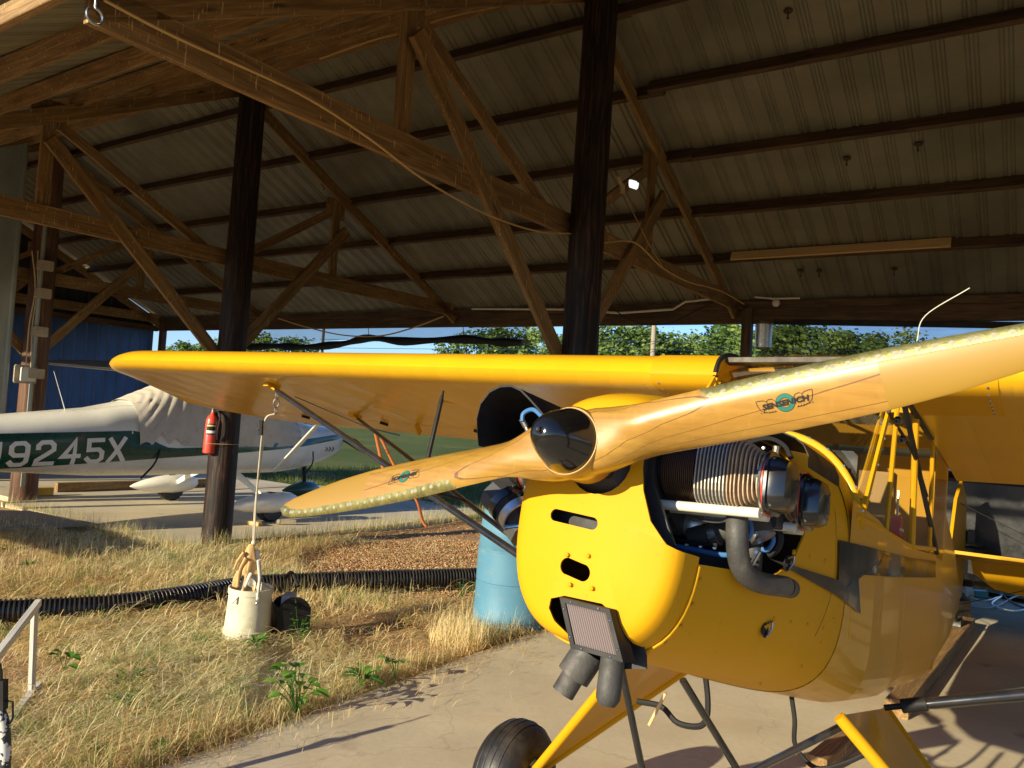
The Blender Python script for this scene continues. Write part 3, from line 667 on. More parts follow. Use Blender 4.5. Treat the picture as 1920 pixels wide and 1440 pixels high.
weed(52, 1068, .22, 14, .14, 'green weed on the dry grass at the far left', 'rosette')
weed(120, 1258, .15, 6, .07, 'small yellow-green weed near the white wooden frame', 'broad')
weed(230, 1325, .15, 6, .06, 'small weed in the dry grass at the bottom left of the picture', 'stalk')
weed(245, 1290, .18, 7, .06, 'small branching weed in the middle of the dry grass', 'stalk')
weed(300, 1418, .14, 12, .09, 'low green weed at the bottom edge of the dry grass', 'rosette')
weed(866, 1122, .16, 8, .06, 'small leafy weed on the gravel left of the blue drum', 'broad')
weed(300, 1150, .22, 4, .05, 'thin green stalk weed in front of the corrugated hose', 'stalk')
weed(640, 1108, .2, 4, .05, 'thin grass stalk weed in front of the hose right of the bag', 'stalk')
weed(180, 1420, .14, 10, .08, 'green weed with narrow leaves at the lower left corner', 'rosette')

# ================================================================== trees, pole and wires behind
def tree_mesh(seed, H, Wd, nclump, nleaf, spread=1.0, ls=.16):
    rs = np.random.default_rng(seed); g = G(); vs = []; fs = []; gs = []; cl = []
    for k in range(nclump):
        a = rs.random()*6.283; zz = rs.random(); rad = Wd/2*sqrt(max(.05, 1-((zz-.42)/.62)**2))*(.35+.65*sqrt(rs.random())); cl.append((rad*cos(a), rad*sin(a), H*(.22+.78*zz), Wd*rs.uniform(.07, .15)))
    for (x, y, z, r) in cl:
        tone = rs.uniform(.1, .8)
        for q in range(nleaf):
            d = rs.normal(size=3); d /= np.linalg.norm(d); rr = r*rs.uniform(.4, 1.15); p = np.array([x, y, z])+d*rr*np.array([1, 1, .75]); n = nrm(d+rs.normal(size=3)*.8); u = nrm(np.cross(n, [0.3, .2, 1])); w = np.cross(n, u); b = len(vs); s = ls*rs.uniform(.6, 1.4)
            c = min(1, max(0, tone+rs.uniform(-.25, .25)))
            vs += [p-u*s, p+w*s*.6, p+u*s, p-w*s*.6]; gs += [(c, 0, 0)]*4; fs.append((b, b+1, b+2, b+3))
    g.add(vs, fs, gs); t = G(); t.tube([(0, 0, -.2), (0.1, 0, H*.35), (0, .1, H*.8)], [Wd*.04, Wd*.03, Wd*.008], 8)
    for (x, y, z, r) in cl[::max(1, nclump//14)]: t.tube([(0, 0, z*.45), (x*.5, y*.5, z*.75), (x, y, z)], [Wd*.014, Wd*.009, Wd*.003], 5)
    return g, t
TM = []
for i, (H, Wd, nc, nl) in enumerate(((9, 8, 95, 90), (8, 10, 110, 85), (11, 7.5, 100, 85))):
    gl, gt = tree_mesh(20+i, H, Wd, nc, nl); TM.append((gl, gt, H))
TOBJ = {}
def tree(px, dist, ytop, kind, label):
    x = (px-960)/FPX; d = ray(px, 790); d = d/d[1]*dist; base = np.array([d[0], dist, -.05]); ztop = CAMH+dist*((792+.063*(px-960)-24-ytop)/FPX); sc = ztop/TM[kind][2]
    M = Matrix.Translation(Vector(base)) @ Matrix.Rotation(random.random()*6.28, 4, 'Z') @ Matrix.Diagonal((sc*random.uniform(.9, 1.15), sc, sc, 1)); r = thing('tree', label, 'tree', M=M, group='trees beyond the field')
    for nm, q, mt in (('crown', 0, TREEL), ('trunk', 1, BARK)):
        if (nm, kind) in TOBJ: o = TOBJ[(nm, kind)].copy(); scene.collection.objects.link(o); o.parent = r
        else: o = mesh_obj(nm, TM[kind][q], mt, r, local=True, smooth=False); TOBJ[(nm, kind)] = o
for a in ((325, 62, 636, 2, 'small bright tree in the sky gap left of the extinguisher pole'), (403, 66, 628, 0, 'tree crown showing right beside the left side of the extinguisher pole'),
          (500, 60, 622, 1, 'shaded tree behind the left end of the shade net'), (905, 66, 612, 1, 'tree behind the right end of the shade net'), (938, 90, 632, 0, 'low far tree at the left end of the tree line, by the rolled net'), (1000, 80, 612, 0, 'tree just left of the near knee brace'), (1046, 74, 626, 2, 'tree between the knee brace and the black pole'),
          (1150, 78, 612, 1, 'tree right of the black pole in the open sky gap'), (1195, 80, 606, 0, 'round tree just left of the utility pole'), (1262, 88, 628, 1, 'lower tree right of the utility pole'), (1318, 84, 622, 0, 'tree midway between the utility pole and the rear post'), (1368, 76, 602, 2, 'tallest tree at the right end of the sky gap'), (1395, 70, 612, 1, 'tree touching the left side of the rear post'),
          (1462, 62, 608, 0, 'dark tree seen through the net beside the rear post'), (1525, 58, 606, 1, 'wide dark tree seen through the net'), (1570, 70, 625, 2, 'small tree at the right slope of the wide dark tree'), (1668, 80, 622, 0, 'separate tree seen through the net under the whip antenna'), (1800, 80, 640, 1, 'tree hidden low behind the propeller tip')):
    tree(*a)
up = thing('utility_pole', 'pale wooden utility pole standing among the far trees', 'utility pole', (0, 0, 0)) if False else None
d = ray(1222, 700); d = d/d[1]*52; g = G(); g.tube([(d[0], 52, -.1), (d[0]-.02, 52, 10.5)], [.19, .15], 12); up = single('utility_pole', g, TIMBG, 'pale wooden utility pole standing in front of the far trees', 'utility pole')
for (y0, y1, y2, lb_) in ((636, 640, 650, 'upper thin power line crossing in front of the far trees'), (652, 655, 660, 'lower thin power line crossing in front of the far trees')):
    pts = []
    for x, y in ((600, y0), (900, y0+3), (1222, y1), (1400, y2+2), (1700, y2+10)): r = ray(x, y); pts.append(CAM+r/r[1]*51.6)
    wire('power_line', pts, .018, STEEL, lb_, 'power line')
g = G(); r = ray(604, 660); r = r/r[1]*60; g.tube([(r[0], 60, 0), (r[0], 60, 9)], .11, 8); single('utility_pole', g, TIMBD, 'thin distant pole seen through the shade net', 'utility pole')

# ================================================================== the yellow aeroplane
MPL = Matrix(((PF[0], PL[0], PZ[0], HUB[0]), (PF[1], PL[1], PZ[1], HUB[1]), (PF[2], PL[2], PZ[2], HUB[2]), (0, 0, 0, 1)))
cub = thing('yellow_aeroplane', 'yellow high-wing tail-dragger with wooden propeller and open engine cylinders, nearest aeroplane', 'aeroplane', M=MPL)
def P(name, g, mat, parent=None, **k): return mesh_obj(name, g, mat, parent or cub, local=True, **k)
V3 = lambda *a: np.array(a, float)
DI = .0175
# ---- wings
UX = [0, .006, .0125, .03, .05, .1, .2, .3, .4, .5, .6, .7, .8, .9, 1]; UZ = [0, .022, .032, .049, .062, .080, .095, .097, .092, .082, .068, .052, .035, .018, .002]
LX = [0, .0125, .03, .06, .1, .3, .5, .8, 1]; LZ = [0, -.016, -.024, -.028, -.027, -.020, -.014, -.005, -.002]
def wing_le(Y): y = abs(Y); return -1.497-(.50*(1-sqrt(max(0, 1-((y-4.75)/.87)**2))) if y > 4.75 else 0)
def wing_te(Y): y = abs(Y); return -3.09+(.72*(1-sqrt(max(0, 1-((y-4.55)/1.07)**2))) if y > 4.55 else 0)
def wing_sec(Y, off=0, x0=0, x1=1, nn=18):
    a, b = wing_le(Y), wing_te(Y); c = a-b; f = max(.12, min(1, c/1.593)); tipf = 1 if abs(Y) < 4.7 else max(.10, sqrt(max(0, 1-((abs(Y)-4.7)/.92)**2)))
    zl, zt = .562+DI*abs(Y), .454+DI*abs(Y); zl -= (1-tipf)*.0; xs = [x0+(x1-x0)*(k/nn)**(1.7 if x0 == 0 else 1) for k in range(nn+1)]
    up_ = []; lo = []
    for x in xs:
        z0 = zl+(zt-zl)*x; X = a-c*x; sag = .0035*(1 if .08 < x < .97 else 0)*abs(sin(pi*Y/.33))**.6
        up_.append(V3(X, Y, z0+1.6*tipf*(interp(x, UX, UZ))-sag+off)); lo.append(V3(X, Y, z0+1.6*tipf*interp(x, LX, LZ)+sag-off))
    return up_+lo[::-1]
for sg in (-1, 1):
    ys = list(np.arange(.335, 4.75, .055))+list(np.linspace(4.75, 5.60, 20)); g = G(); g.rings([wing_sec(sg*y) for y in ys]); w = P('wing', g, YWING, ang=50)
    g = G(); g.rings([wing_sec(sg*y, .003, .80, 1.0, 6) for y in np.linspace(2.45, 4.75, 24)]); ai = P('aileron', g, YWING, w, ang=50)
    for y in (2.5, 3.4, 4.3): h = G(); zz = .468+DI*y; h.box((-2.78, sg*y, zz-.012), .08, .012, .02); P('aileron_hinge', h, BLKM, w)
    g = G(); zz = .48+DI*3; g.beam((-2.70, sg*3.0, zz-.02), (-2.78, sg*3.02, zz-.075), .008, .05); P('control_horn', g, YMET, w)
    # inspection rings and reinforcing discs under the wing
    for (x, y) in ((-1.95, .9), (-2.4, 1.2), (-2.1, 2.2), (-1.85, 3.3), (-2.35, 3.0)):
        t = (-1.497-x)/1.593; zz = .562-.108*t+DI*y+1.6*interp(t, LX, LZ); g = G(); g.lathe([(0, .062), (.002, .058), (.003, .052), (.0015, .045), (.001, .0)], (x, sg*y, zz+.003), (0, 0, -1), 26); P('inspection_ring', g, YWING, w)
    # smooth metal fairing at the root with screws
    g = G(); g.rings([wing_sec(sg*y, .004, 0, .22, 14) for y in np.linspace(.332, .62, 8)]); P('root_fairing', g, YMET, w, ang=50)
    g = G()
    for k in range(7):
        x = .02+.03*k; zz = .562-.108*x+DI*.6+1.6*interp(x, LX, LZ)-.004; g.ball((-1.497-1.593*x, sg*.59, zz), .005, 6)
    P('fairing_screw', g, STEEL, w)
    # rubber seal on the root rib
    g = G(); sec = wing_sec(sg*.335, .006, 0, .45, 16)
    g.tube(sec, .011, 6); P('root_seal', g, BLKM, w)
# centre section: carry-through, front fairing strip and skylight
g = G(); g.beam((-1.83, -.33, .60), (-1.83, .33, .60), .03, .12); g.beam((-2.6, -.33, .57), (-2.6, .33, .57), .03, .10); P('spar_carry_through', g, YMET)
g = G(); g.beam((-1.60, -.33, .648), (-1.60, .33, .648), .05, .022); P('windshield_bow', g, paint('grey_strip', (.05, .04, .025), .6))
g = G(); g.beam((-1.86, -.31, .60), (-1.86, .31, .60), .01, .10); P('header_panel', g, mk_timber('brown_panel', (.10, .05, .02), (.17, .09, .04), (.25, .14, .06), .3, False))
for sg in (-1, 1): g = G(); g.prism([(sg*.33, .49), (sg*.10, .49), (sg*.19, .665), (sg*.33, .655)], lambda u, v, d: V3(d, u, v), -1.74, -1.75); P('root_web_panel', g, YMET)
g = G(); g.grid(lambda u, v: V3(-1.62-1.2*v, -.32+.64*u, .672-.03*v+.008*sin(pi*u)), 8, 8); P('skylight', g, GLASS)
for y in (-.12, .12): g = G(); g.beam((-1.62, y, .662), (-2.8, y, .632), .015, .012); P('skylight_bar', g, YMET)
# ---- lift struts
for sg in (-1, 1):
    for nm, X, zz in (('lift_strut', -1.84, .478), ('lift_strut', -2.62, .455)):
        a = V3(-1.43, sg*.36, -.52); b = V3(X, sg*3.55, zz+DI*3.55+.01); d = nrm(b-a); r = .0175 if X > -2 else .014
        g = G(); g.tube([a+d*.10, a+d*.14, b-d*.15, b-d*.05], [r*.8, r, r, r*.7], 14); st = P(nm, g, BLK)
        g = G(); g.tube([a, a+d*.05, a+d*.05, a+d*.12], [.009, .009, .021, .021], 12); P('strut_fork', g, BLKM, st)
        g = G(); g.box(b+V3(0, 0, .005), .10, .05, .02); g.beam(b-d*.07, b, .03, .012); P('wing_fitting', g, YMET, st)
    f1 = V3(-1.43, sg*.36, -.52)+(V3(-1.84, sg*3.55, .55)-V3(-1.43, sg*.36, -.52))*.475; t1 = V3(-1.72, sg*1.93, .525); g = G(); g.tube([f1, f1+(t1-f1)*.05, f1+(t1-f1)*.1, t1-(t1-f1)*.1, t1-(t1-f1)*.04, t1], [.005, .006, .012, .012, .007, .005], 8); P('jury_strut', g, BLKM)
    f2 = V3(-1.43, sg*.36, -.52)+(V3(-2.62, sg*3.55, .53)-V3(-1.43, sg*.36, -.52))*.475; g = G(); g.tube([f1, f2], .007, 8); P('jury_strut', g, BLKM)
g = G(); g.tube([A_ for A_ in (V3(-2.02, -3.52, .53), V3(-2.2, -2.95, .38), V3(-2.3, -2.75, .36))], [.003, .004, .006], 6); P('pitot_rod', g, BLKM)
# ---- cowling and fuselage
SX = [-6.4, -5.5, -4.2, -2.8, -1.45, -1.15, -.97, -.5, -.25, -.17, -.13, -.11, -.098, -.092]
SWd = [.02, .10, .22, .325, .335, .333, .326, .280, .228, .206, .201, .190, .165, .02]
SZT = [.10, .16, .30, .46, .30, .265, .238, .200, .172, .150, .135, .120, .09, -.10]
SZB = [-.12, -.20, -.36, -.50, -.53, -.52, -.508, -.452, -.418, -.405, -.396, -.385, -.36, -.14]
def sec(X, k=0, n=72, off=0, a0=0, a1=2*pi):
    w = interp(X, SX, SWd)+off; zt = interp(X, SX, SZT)+off; zb = interp(X, SX, SZB)-off; R = []
    ex = interp(X, [-1.4, -1.0, -.5], [7, 3.4, 2.7]); zm = interp(X, SX[::1], [(a+b)/2 for a, b in zip(SZT, SZB)])
    if X < -1.0: exu = interp(X, [-2.8, -1.4, -1.0], [5, 2.6, 2.5])
    else: exu = interp(X, [-1.0, -.3], [2.5, 2.5])
    for i in range(n):
        a = a0+(a1-a0)*i/(n if a1-a0 > 6.2 else n-1); c, s = cos(a), sin(a); e = exu if s > 0 else ex; r = (abs(c)**e+abs(s)**e)**(-1/e); hgt_ = (zt-zm) if s > 0 else (zm-zb)
        R.append(V3(X, w*c*r, zm+hgt_*s*r))
    return R
def shell(X0, X1, n, off=0, th=.004, ang=None, front=False, cos_=False):
    xs = [X0+(X1-X0)*(k/n) for k in range(n+1)] if ang is None else ang
    o = [sec(x, off=off) for x in xs]; i = [[p+V3(0, 0, 0) for p in sec(x, off=off-th)] for x in xs]
    g = G(); return g, o, i
def cowl(name, xs, off, mat, close_front=False, lip=False):
    g = G(); th = .005; o = [sec(x, off=off) for x in xs]; ii = [[q-V3(.005 if close_front else 0, 0, 0) for q in sec(x, off=off-th)] for x in xs]
    n = len(o[0]); m = len(xs); vs = [p for r in o for p in r]+[p for r in ii for p in r]; K = m*n
    fs = [(n*k+i, n*k+(i+1) % n, n*k+n+(i+1) % n, n*k+n+i) for k in range(m-1) for i in range(n)]+[(K+n*k+i, K+n*k+n+i, K+n*k+n+(i+1) % n, K+n*k+(i+1) % n) for k in range(m-1) for i in range(n)]
    fs += [(n*(m-1)+i, n*(m-1)+(i+1) % n, K+n*(m-1)+(i+1) % n, K+n*(m-1)+i) for i in range(n)]
    if close_front: fs += [tuple(range(n)), tuple(K+i for i in range(n-1, -1, -1))]
    else: fs += [(i, K+i, K+(i+1) % n, (i+1) % n) for i in range(n)]
    g.add(vs, fs); return P(name, g, mat)
bowl = cowl('nose_bowl', [-.092, -.0935, -.098, -.104, -.11, -.12, -.13, -.15, -.17, -.185], .004, YMET, True)
side = cowl('engine_cowl', [-.178]+list(np.linspace(-.2, -.97, 16)), 0, YMET)
def pcut(poly, ax, d0, d1):
    g = G()
    if ax == 0: g.prism(poly, lambda u, v, d: V3(d, u, v), d0, d1)
    if ax == 1: g.prism(poly, lambda u, v, d: V3(u, d, v), d0, d1)
    return mesh_obj('cutter', g, None, cub, local=True, smooth=False)
def pill(x0, y0, x1, y1, X=-.11):
    a = ap(x0, y0, 0, X); b = ap(x1, y1, 0, X); r = abs(a[2]-b[2])/2; pts = []; zc = (a[2]+b[2])/2; ya, yb = sorted((a[1], b[1]))
    for k in range(13): t = -pi/2+pi*k/12; pts.append((yb-r+r*cos(t), zc+r*sin(t)-.004))
    for k in range(13): t = pi/2+pi*k/12; pts.append((ya+r+r*cos(t), zc+r*sin(t)+.004))
    return pts
def circ(y, z, r, n=24): return [(y+r*cos(2*pi*k/n), z+r*sin(2*pi*k/n)) for k in range(n)]
rcut = [(.5, .17), (.10, .17), (.102, -.02), (.112, -.07), (.136, -.13), (.175, -.172), (.225, -.190), (.5, -.20)]
lcut = [(-.5, .19), (-.5, -.045), (-.19, -.04), (-.15, -.015), (-.115, .03), (-.10, .19)]
qa = [ap(*p, 0, -.10) for p in ((1034, 1122), (1030, 1140), (1040, 1165), (1062, 1190), (1085, 1262), (1184, 1262), (1184, 1235), (1172, 1195), (1150, 1150), (1130, 1132), (1060, 1117))]
inl = [(p[1], p[2]) for p in qa]
cut(bowl, [pcut(rcut, 0, .1, -.3), pcut(lcut, 0, .1, -.3), pcut(pill(1040, 958, 1127, 993), 0, .05, -.14), pcut(pill(1059, 1048, 1111, 1090), 0, .05, -.14), pcut(circ(0, -.01, .078), 0, .05, -.14), pcut(inl, 0, .1, -.19)])
sidecut = [(-.1, .125), (-.60, .125), (-.645, .09), (-.655, .0), (-.64, -.08), (-.58, -.15), (-.48, -.195), (-.1, -.20)]
scr = [(x, z) for x, z in sidecut]
cut(side, [pcut(scr, 1, .12, .6), pcut([(x, z) for x, z in [(-.1, .14), (-.93, .14), (-.93, -.02), (-.80, -.13), (-.1, -.13)]], 1, -.6, -.14)])
# rim edge strip and screws at the bowl joint
g = G(); o = sec(-.186, off=.006); g.tube([p for p in o[38:72] if p[2] < -.192], .0032, 6, caps=(True, True)); P('joint_bead', g, YMET)
g = G()
for i in [k for k in range(40, 72, 2) if o[k][2] < -.20]: g.ball(o[i]+V3(-.02, 0, 0), .0045, 6)
P('cowl_screws', g, YMET)
for (x, y) in ((1062, 1040), (1101, 1042), (1067, 1096), (1108, 1103)):
    c = ap(x, y, 0, -.0875); g = G(); g.lathe([(-.008, .0048), (0, .0048), (.0015, .003), (.002, 0)], c, (1, 0, 0), 12); P('cowl_fastener', g, YMET, bowl)
# boot cowl between firewall and windshield
g = G(); n = 49; R = []
for k in range(7):
    X = -.965-.10*k/6; R.append(sec(X, off=.003, n=n, a0=-.02, a1=pi+.02))
g.rings(R, (False, False), closed=False); P('boot_cowl', g, YMET)
fl_ = sec(-1.065, off=.008, n=61, a0=.30, a1=pi-.30)
g = G(); g.tube(fl_, [.013]*61, 8, flat=.5); P('windshield_flange', g, YMET)
g = G(); g.tube([p+V3(-.02, 0, .012) for p in fl_[6:55]], .007, 6); P('windshield_seal', g, BLKM)
g = G()
for i in range(3, 58, 4): g = G(); g.ball(fl_[i]+nrm(fl_[i]-V3(fl_[i][0], 0, 0))*.012, .0055, 6); P('flange_screw', g, ALU)
def koff(X): return interp(X, [-2.8, -2.35, -1.95, -1.68, -1.43, -1.25, -1.06, -.965], [0, .010, 0, .009, 0, .008, 0, 0])
# lower fuselage skin (open at the cabin), then the closed tail
g = G(); n = 61; R = []
xs = [-.965, -1.06, -1.25, -1.43, -1.68, -1.95, -2.35, -2.8]
for X in xs:
    ko = koff(X); r = sec(X, n=n, off=.0015+ko, a0=pi, a1=2*pi); zs = interp(X, [-2.8, -1.9, -1.45, -1.06, -.965], [.05, .01, .02, .05, .06])
    r = [V3(p[0], p[1], p[2]) for p in r]; w = abs(r[0][1]); zm = r[0][2]
    R.append([V3(X, -w, zs), V3(X, -w, (zs+zm)/2)]+r+[V3(X, w, (zs+zm)/2), V3(X, w, zs)])
g.rings(R, (False, False), closed=False); skin = P('fuselage_skin', g, YFAB, ang=3.6)
g = G(); g.rings([sec(X, off=.002) for X in np.linspace(-2.78, -6.4, 16)], (False, True)); P('rear_fuselage', g, YFAB)
# stringer ridges and tape seams on the side
def side_y(X, Z, off=0):
    zm = interp(X, SX, [(a+b)/2 for a, b in zip(SZT, SZB)])
    if X < -.96 and Z > zm: return interp(X, SX, SWd)+off
    r = sec(max(X, -6), n=73, off=off, a0=-pi/2, a1=pi/2); return float(np.interp(Z, [q[2] for q in r], [q[1] for q in r]))
def side_line(pts, r=.004, mat=YFAB, name='seam_tape'):
    g = G(); q = [ap(x, y, 1, .337) for x, y in pts]; q = [p for p in q for p in [p] if p[2] > interp(p[0], SX, SZB)+.03]; q = smooth_curve(q, 6); q = [V3(p[0], side_y(p[0], max(p[2], interp(p[0], SX, SZB)+.02), .001)+koff(p[0]), p[2]) for p in q]; g.tube(q, r, 6, flat=.5, up=(0, 1, 0)); return P(name, g, mat, skin)
side_line([(1600, 1100), (1600, 1200), (1598, 1345)]); side_line([(1660, 990), (1657, 1080), (1640, 1200), (1615, 1340)]); side_line([(1700, 1030), (1698, 1090), (1685, 1230), (1655, 1330)])
side_line([(1607, 1075), (1660, 1082), (1705, 1083), (1758, 1086)], .003)
side_line([(1590, 960), (1585, 1010), (1578, 1100), (1560, 1200), (1540, 1310)], .002)
side_line([(1612, 968), (1662, 998), (1708, 1024), (1760, 1030)], .009, YMET, 'door_sill')
g = G()
for x, y in ((1574, 1163), (1563, 1210), (1553, 1260), (1541, 1308), (1586, 1082), (1502, 1170), (1523, 1175), (1543, 1177), (1563, 1182), (1523, 1040), (1543, 1048), (1563, 1055), (1583, 1062)):
    p = ap(x, y, 1, .33); p[1] = side_y(p[0], p[2], .0); g.lathe([(-.003, .007), (.002, .006), (.003, 0)], p, (0, 1, 0), 10)
P('skin_fasteners', g, YMET, skin)
def side_poly(name, px, mat, off, parent, sgn=1):
    pts = [ap(x, y, 1, .335) for x, y in px]; g = G(); bm = bmesh.new(); vs = [bm.verts.new((p[0], 0, p[2])) for p in pts]; f = bm.faces.new(vs)
    bmesh.ops.triangulate(bm, faces=[f]); 
    for _ in range(3): bmesh.ops.subdivide_edges(bm, edges=bm.edges[:], cuts=1, use_grid_fill=True)
    ve = []
    for v in bm.verts:
        X, Z = v.co.x, v.co.z; r = sec(max(X, -6), n=73, off=off, a0=-pi/2, a1=pi/2); zz = [q[2] for q in r]; yy = [q[1] for q in r]; y = float(np.interp(Z, zz, yy)) if X > -.96 or Z < interp(X, SX, [(a+b)/2 for a, b in zip(SZT, SZB)]) else interp(X, SX, SWd)+off
        ve.append((X, y+koff(X), Z))
    bm.verts.index_update(); g.add(ve, [tuple(v.index for v in f.verts) for f in bm.faces]); bm.free(); return P(name, g, mat, parent)
STRIPE = paint('gloss_black_stripe', (.008, .007, .006), .2, .1, coat=.25, crough=.06)
side_poly('lightning_stripe', [(1492, 1054), (1588, 1092), (1592, 1060), (1584, 1014), (1657, 1034), (1704, 1046), (1752, 1052), (1752, 1082), (1702, 1082), (1609, 1077), (1611, 1151), (1579, 1119)], STRIPE, .0065, skin)
# round fuel/oil drain eyelets and lever
for (x, y) in ((1487, 1058), (1469, 1187)):
    p = ap(x, y, 1, .30); p[1] = side_y(p[0], p[2], .001); g = G(); g.lathe([(0, .019), (.003, .019), (.003, .015), (-.004, .013), (-.004, 0)], p, (0, 1, 0), 20); h_ = P('latch_cup', g, BLKM, side)
    g = G(); g.tube([p+V3(.01, .004, .012), p+V3(-.012, .012, .02), p+V3(-.014, .012, .004), p+V3(.0, .006, -.014)], .003, 6); P('latch_hook', g, STEEL, h_)
# windshield and cabin
g = G(); n = 61; topb = [V3(-1.50-.12*sin(pi*k/60), .31*cos(pi*(k)/60)*1.0, .545+.10*sin(pi*k/60)**.7) for k in range(n)]
g.rings([[a+(b-a)*t+V3(.03*sin(pi*t), 0, .02*sin(pi*t)) for a, b in zip(fl_, topb)] for t in np.linspace(0, 1, 7)], (False, False), closed=False); ws = P('windshield', g, GLASS)
def tubes(name, lst, r, mat): 
    g = G()
    for a, b in lst: g.tube([a, b], r, 8)
    return P(name, g, mat)
for sg in (1, -1):
    g = G(); g.beam(V3(-1.065, sg*.337, .05), V3(-1.47, sg*.325, .54), .024, .010, (0, 1, 0)); wp_ = P('windshield_post', g, YMET)
    g = G()
    for t in (.1, .3, .5, .7, .9): g.ball(V3(-1.065-.405*t, sg*(.345-.012*t), .05+.49*t), .004, 6)
    P('post_screws', g, ALU, wp_)
    tubes('cabin_post', [(V3(-1.42, sg*.333, .02), V3(-1.50, sg*.33, .55))], .008, YMET); tubes('cabin_post', [(V3(-1.92, sg*.333, .01), V3(-1.86, sg*.33, .52))], .012, YMET)
    tubes('door_frame', [(V3(-1.50, sg*.335, .52), V3(-2.55, sg*.335, .05))], .010, BLKM); tubes('cabin_post', [(V3(-2.35, sg*.333, .02), V3(-2.3, sg*.33, .5))], .009, YMET)
    g = G(); g.grid(lambda u, v: V3(-1.10-1.65*u, sg*.334, .03+(.45+.05*u)*v*min(1, .15+u*3.2)), 8, 4); P('side_window', g, GLASS)
    g = G(); g.grid(lambda u, v: V3(-2.42-.40*u, sg*.330, .03+.46*v), 4, 4); P('rear_side_panel', g, YFAB)
tubes('windshield_brace', [(V3(-1.08, .02, .26), V3(-1.80, .28, .56)), (V3(-1.08, -.02, .26), V3(-1.80, -.28, .56))], .014, YMET)
tubes('windshield_brace', [(V3(-1.3, .2, .1), V3(-1.1, .05, .30))], .012, YMET)
g = G(); g.beam((-2.0, 0, .02), (-2.0, 0, .30), .50, .06, (1, 0, 0)); P('front_seat_back', g, mk_yellow('tan_seat', .6, 0, .5, col=(.24, .13, .02)))
g = G(); g.grid(lambda u, v: V3(-2.72, -.32+.64*u, -.45+.95*v), 6, 6); P('baggage_bulkhead', g, YMATTE)
g = G(); g.box((-1.12, 0, .12), .03, .60, .20); P('instrument_panel', g, BLKM)
g = G(); c = ap(1682, 987, 1, .30); g.box(c, .05, .03, .07, (1, 0, 0)); rb = P('red_box', g, RED); g = G(); g.box(c+V3(0, .016, .0-.012), .052, .006, .01); P('white_label', g, WHITE, rb)
g = G(); g.tube([c+V3(.01, 0, .03), c+V3(.015, 0, .13)], .004, 6); P('red_box_lever', g, STEEL, rb)
for (x, y) in ((1679, 791), (1688, 826)):
    c = ap(x, y, 1, .33); g = G(); g.ball(c, .012, 10); g.ball(c+V3(.03, .012, .0), .014, 10); g.tube([c, c+V3(.03, .012, 0)], [.006, .006], 8); P('vent_knob', g, SPINM)
g = G(); g.tube(smooth_curve([ap(1665, 772, 1, .335), ap(1712, 850, 1, .335), ap(1738, 930, 1, .335)], 5), .006, 6); P('window_seal', g, BLKM)
# whip antenna on the right-hand wing root
g = G(); a0_ = V3(-2.0, .62, .66); 
tp_ = ap(1818, 540, 0, -2.1); md = ap(1735, 592, 0, -2.05); bs = ap(1719, 640, 0, -2.0); g.tube(smooth_curve([bs, md, tp_], 8), .0022, 6); P('whip_antenna', g, paint('antenna_white', (.6, .58, .5), .4))
# ---- tail surfaces
for sg in (-1, 1):
    g = G(); pl = [(-5.75, .03), (-5.82, .5), (-5.95, 1.05), (-6.15, 1.35), (-6.3, 1.40), (-6.3, .04)]
    g.prism([(x, sg*y) for x, y in pl], lambda u, v, d: V3(u, v, .30+d), -.012, .014); P('stabiliser', g, YFAB)
    g = G(); pl = [(-6.31, .10), (-6.31, 1.40), (-6.5, 1.36), (-6.72, 1.15), (-6.8, .6), (-6.72, .25), (-6.5, .10)]
    g.prism([(x, sg*y) for x, y in pl], lambda u, v, d: V3(-6.31+(u+6.31)*cos(.5), v, .30+(u+6.31)*sin(.5)+d), -.01, .01); P('elevator', g, YFAB)
    tubes('tail_wire', [(V3(-6.2, 0, .75), V3(-6.15, sg*.95, .31)), (V3(-6.2, 0, -.1), V3(-6.15, sg*.95, .29))], .003, BLKM)
g = G(); g.prism([(-5.7, .2), (-6.0, .75), (-6.3, .95), (-6.65, .85), (-6.8, .4), (-6.6, .0), (-6.3, -.1)], lambda u, v, d: V3(u, d, v), -.012, .012); P('fin', g, YFAB)
g = G(); g.lathe([(-.03, .03), (-.03, .09), (.03, .09), (.03, .03)], (-6.55, 0, -.26), (0, 1, 0), 20); tw = P('tail_wheel', g, RUB)
g = G(); g.tube([V3(-6.1, 0, -.1), V3(-6.55, 0, -.24)], .014, 8); P('tail_spring', g, BLKM, tw)
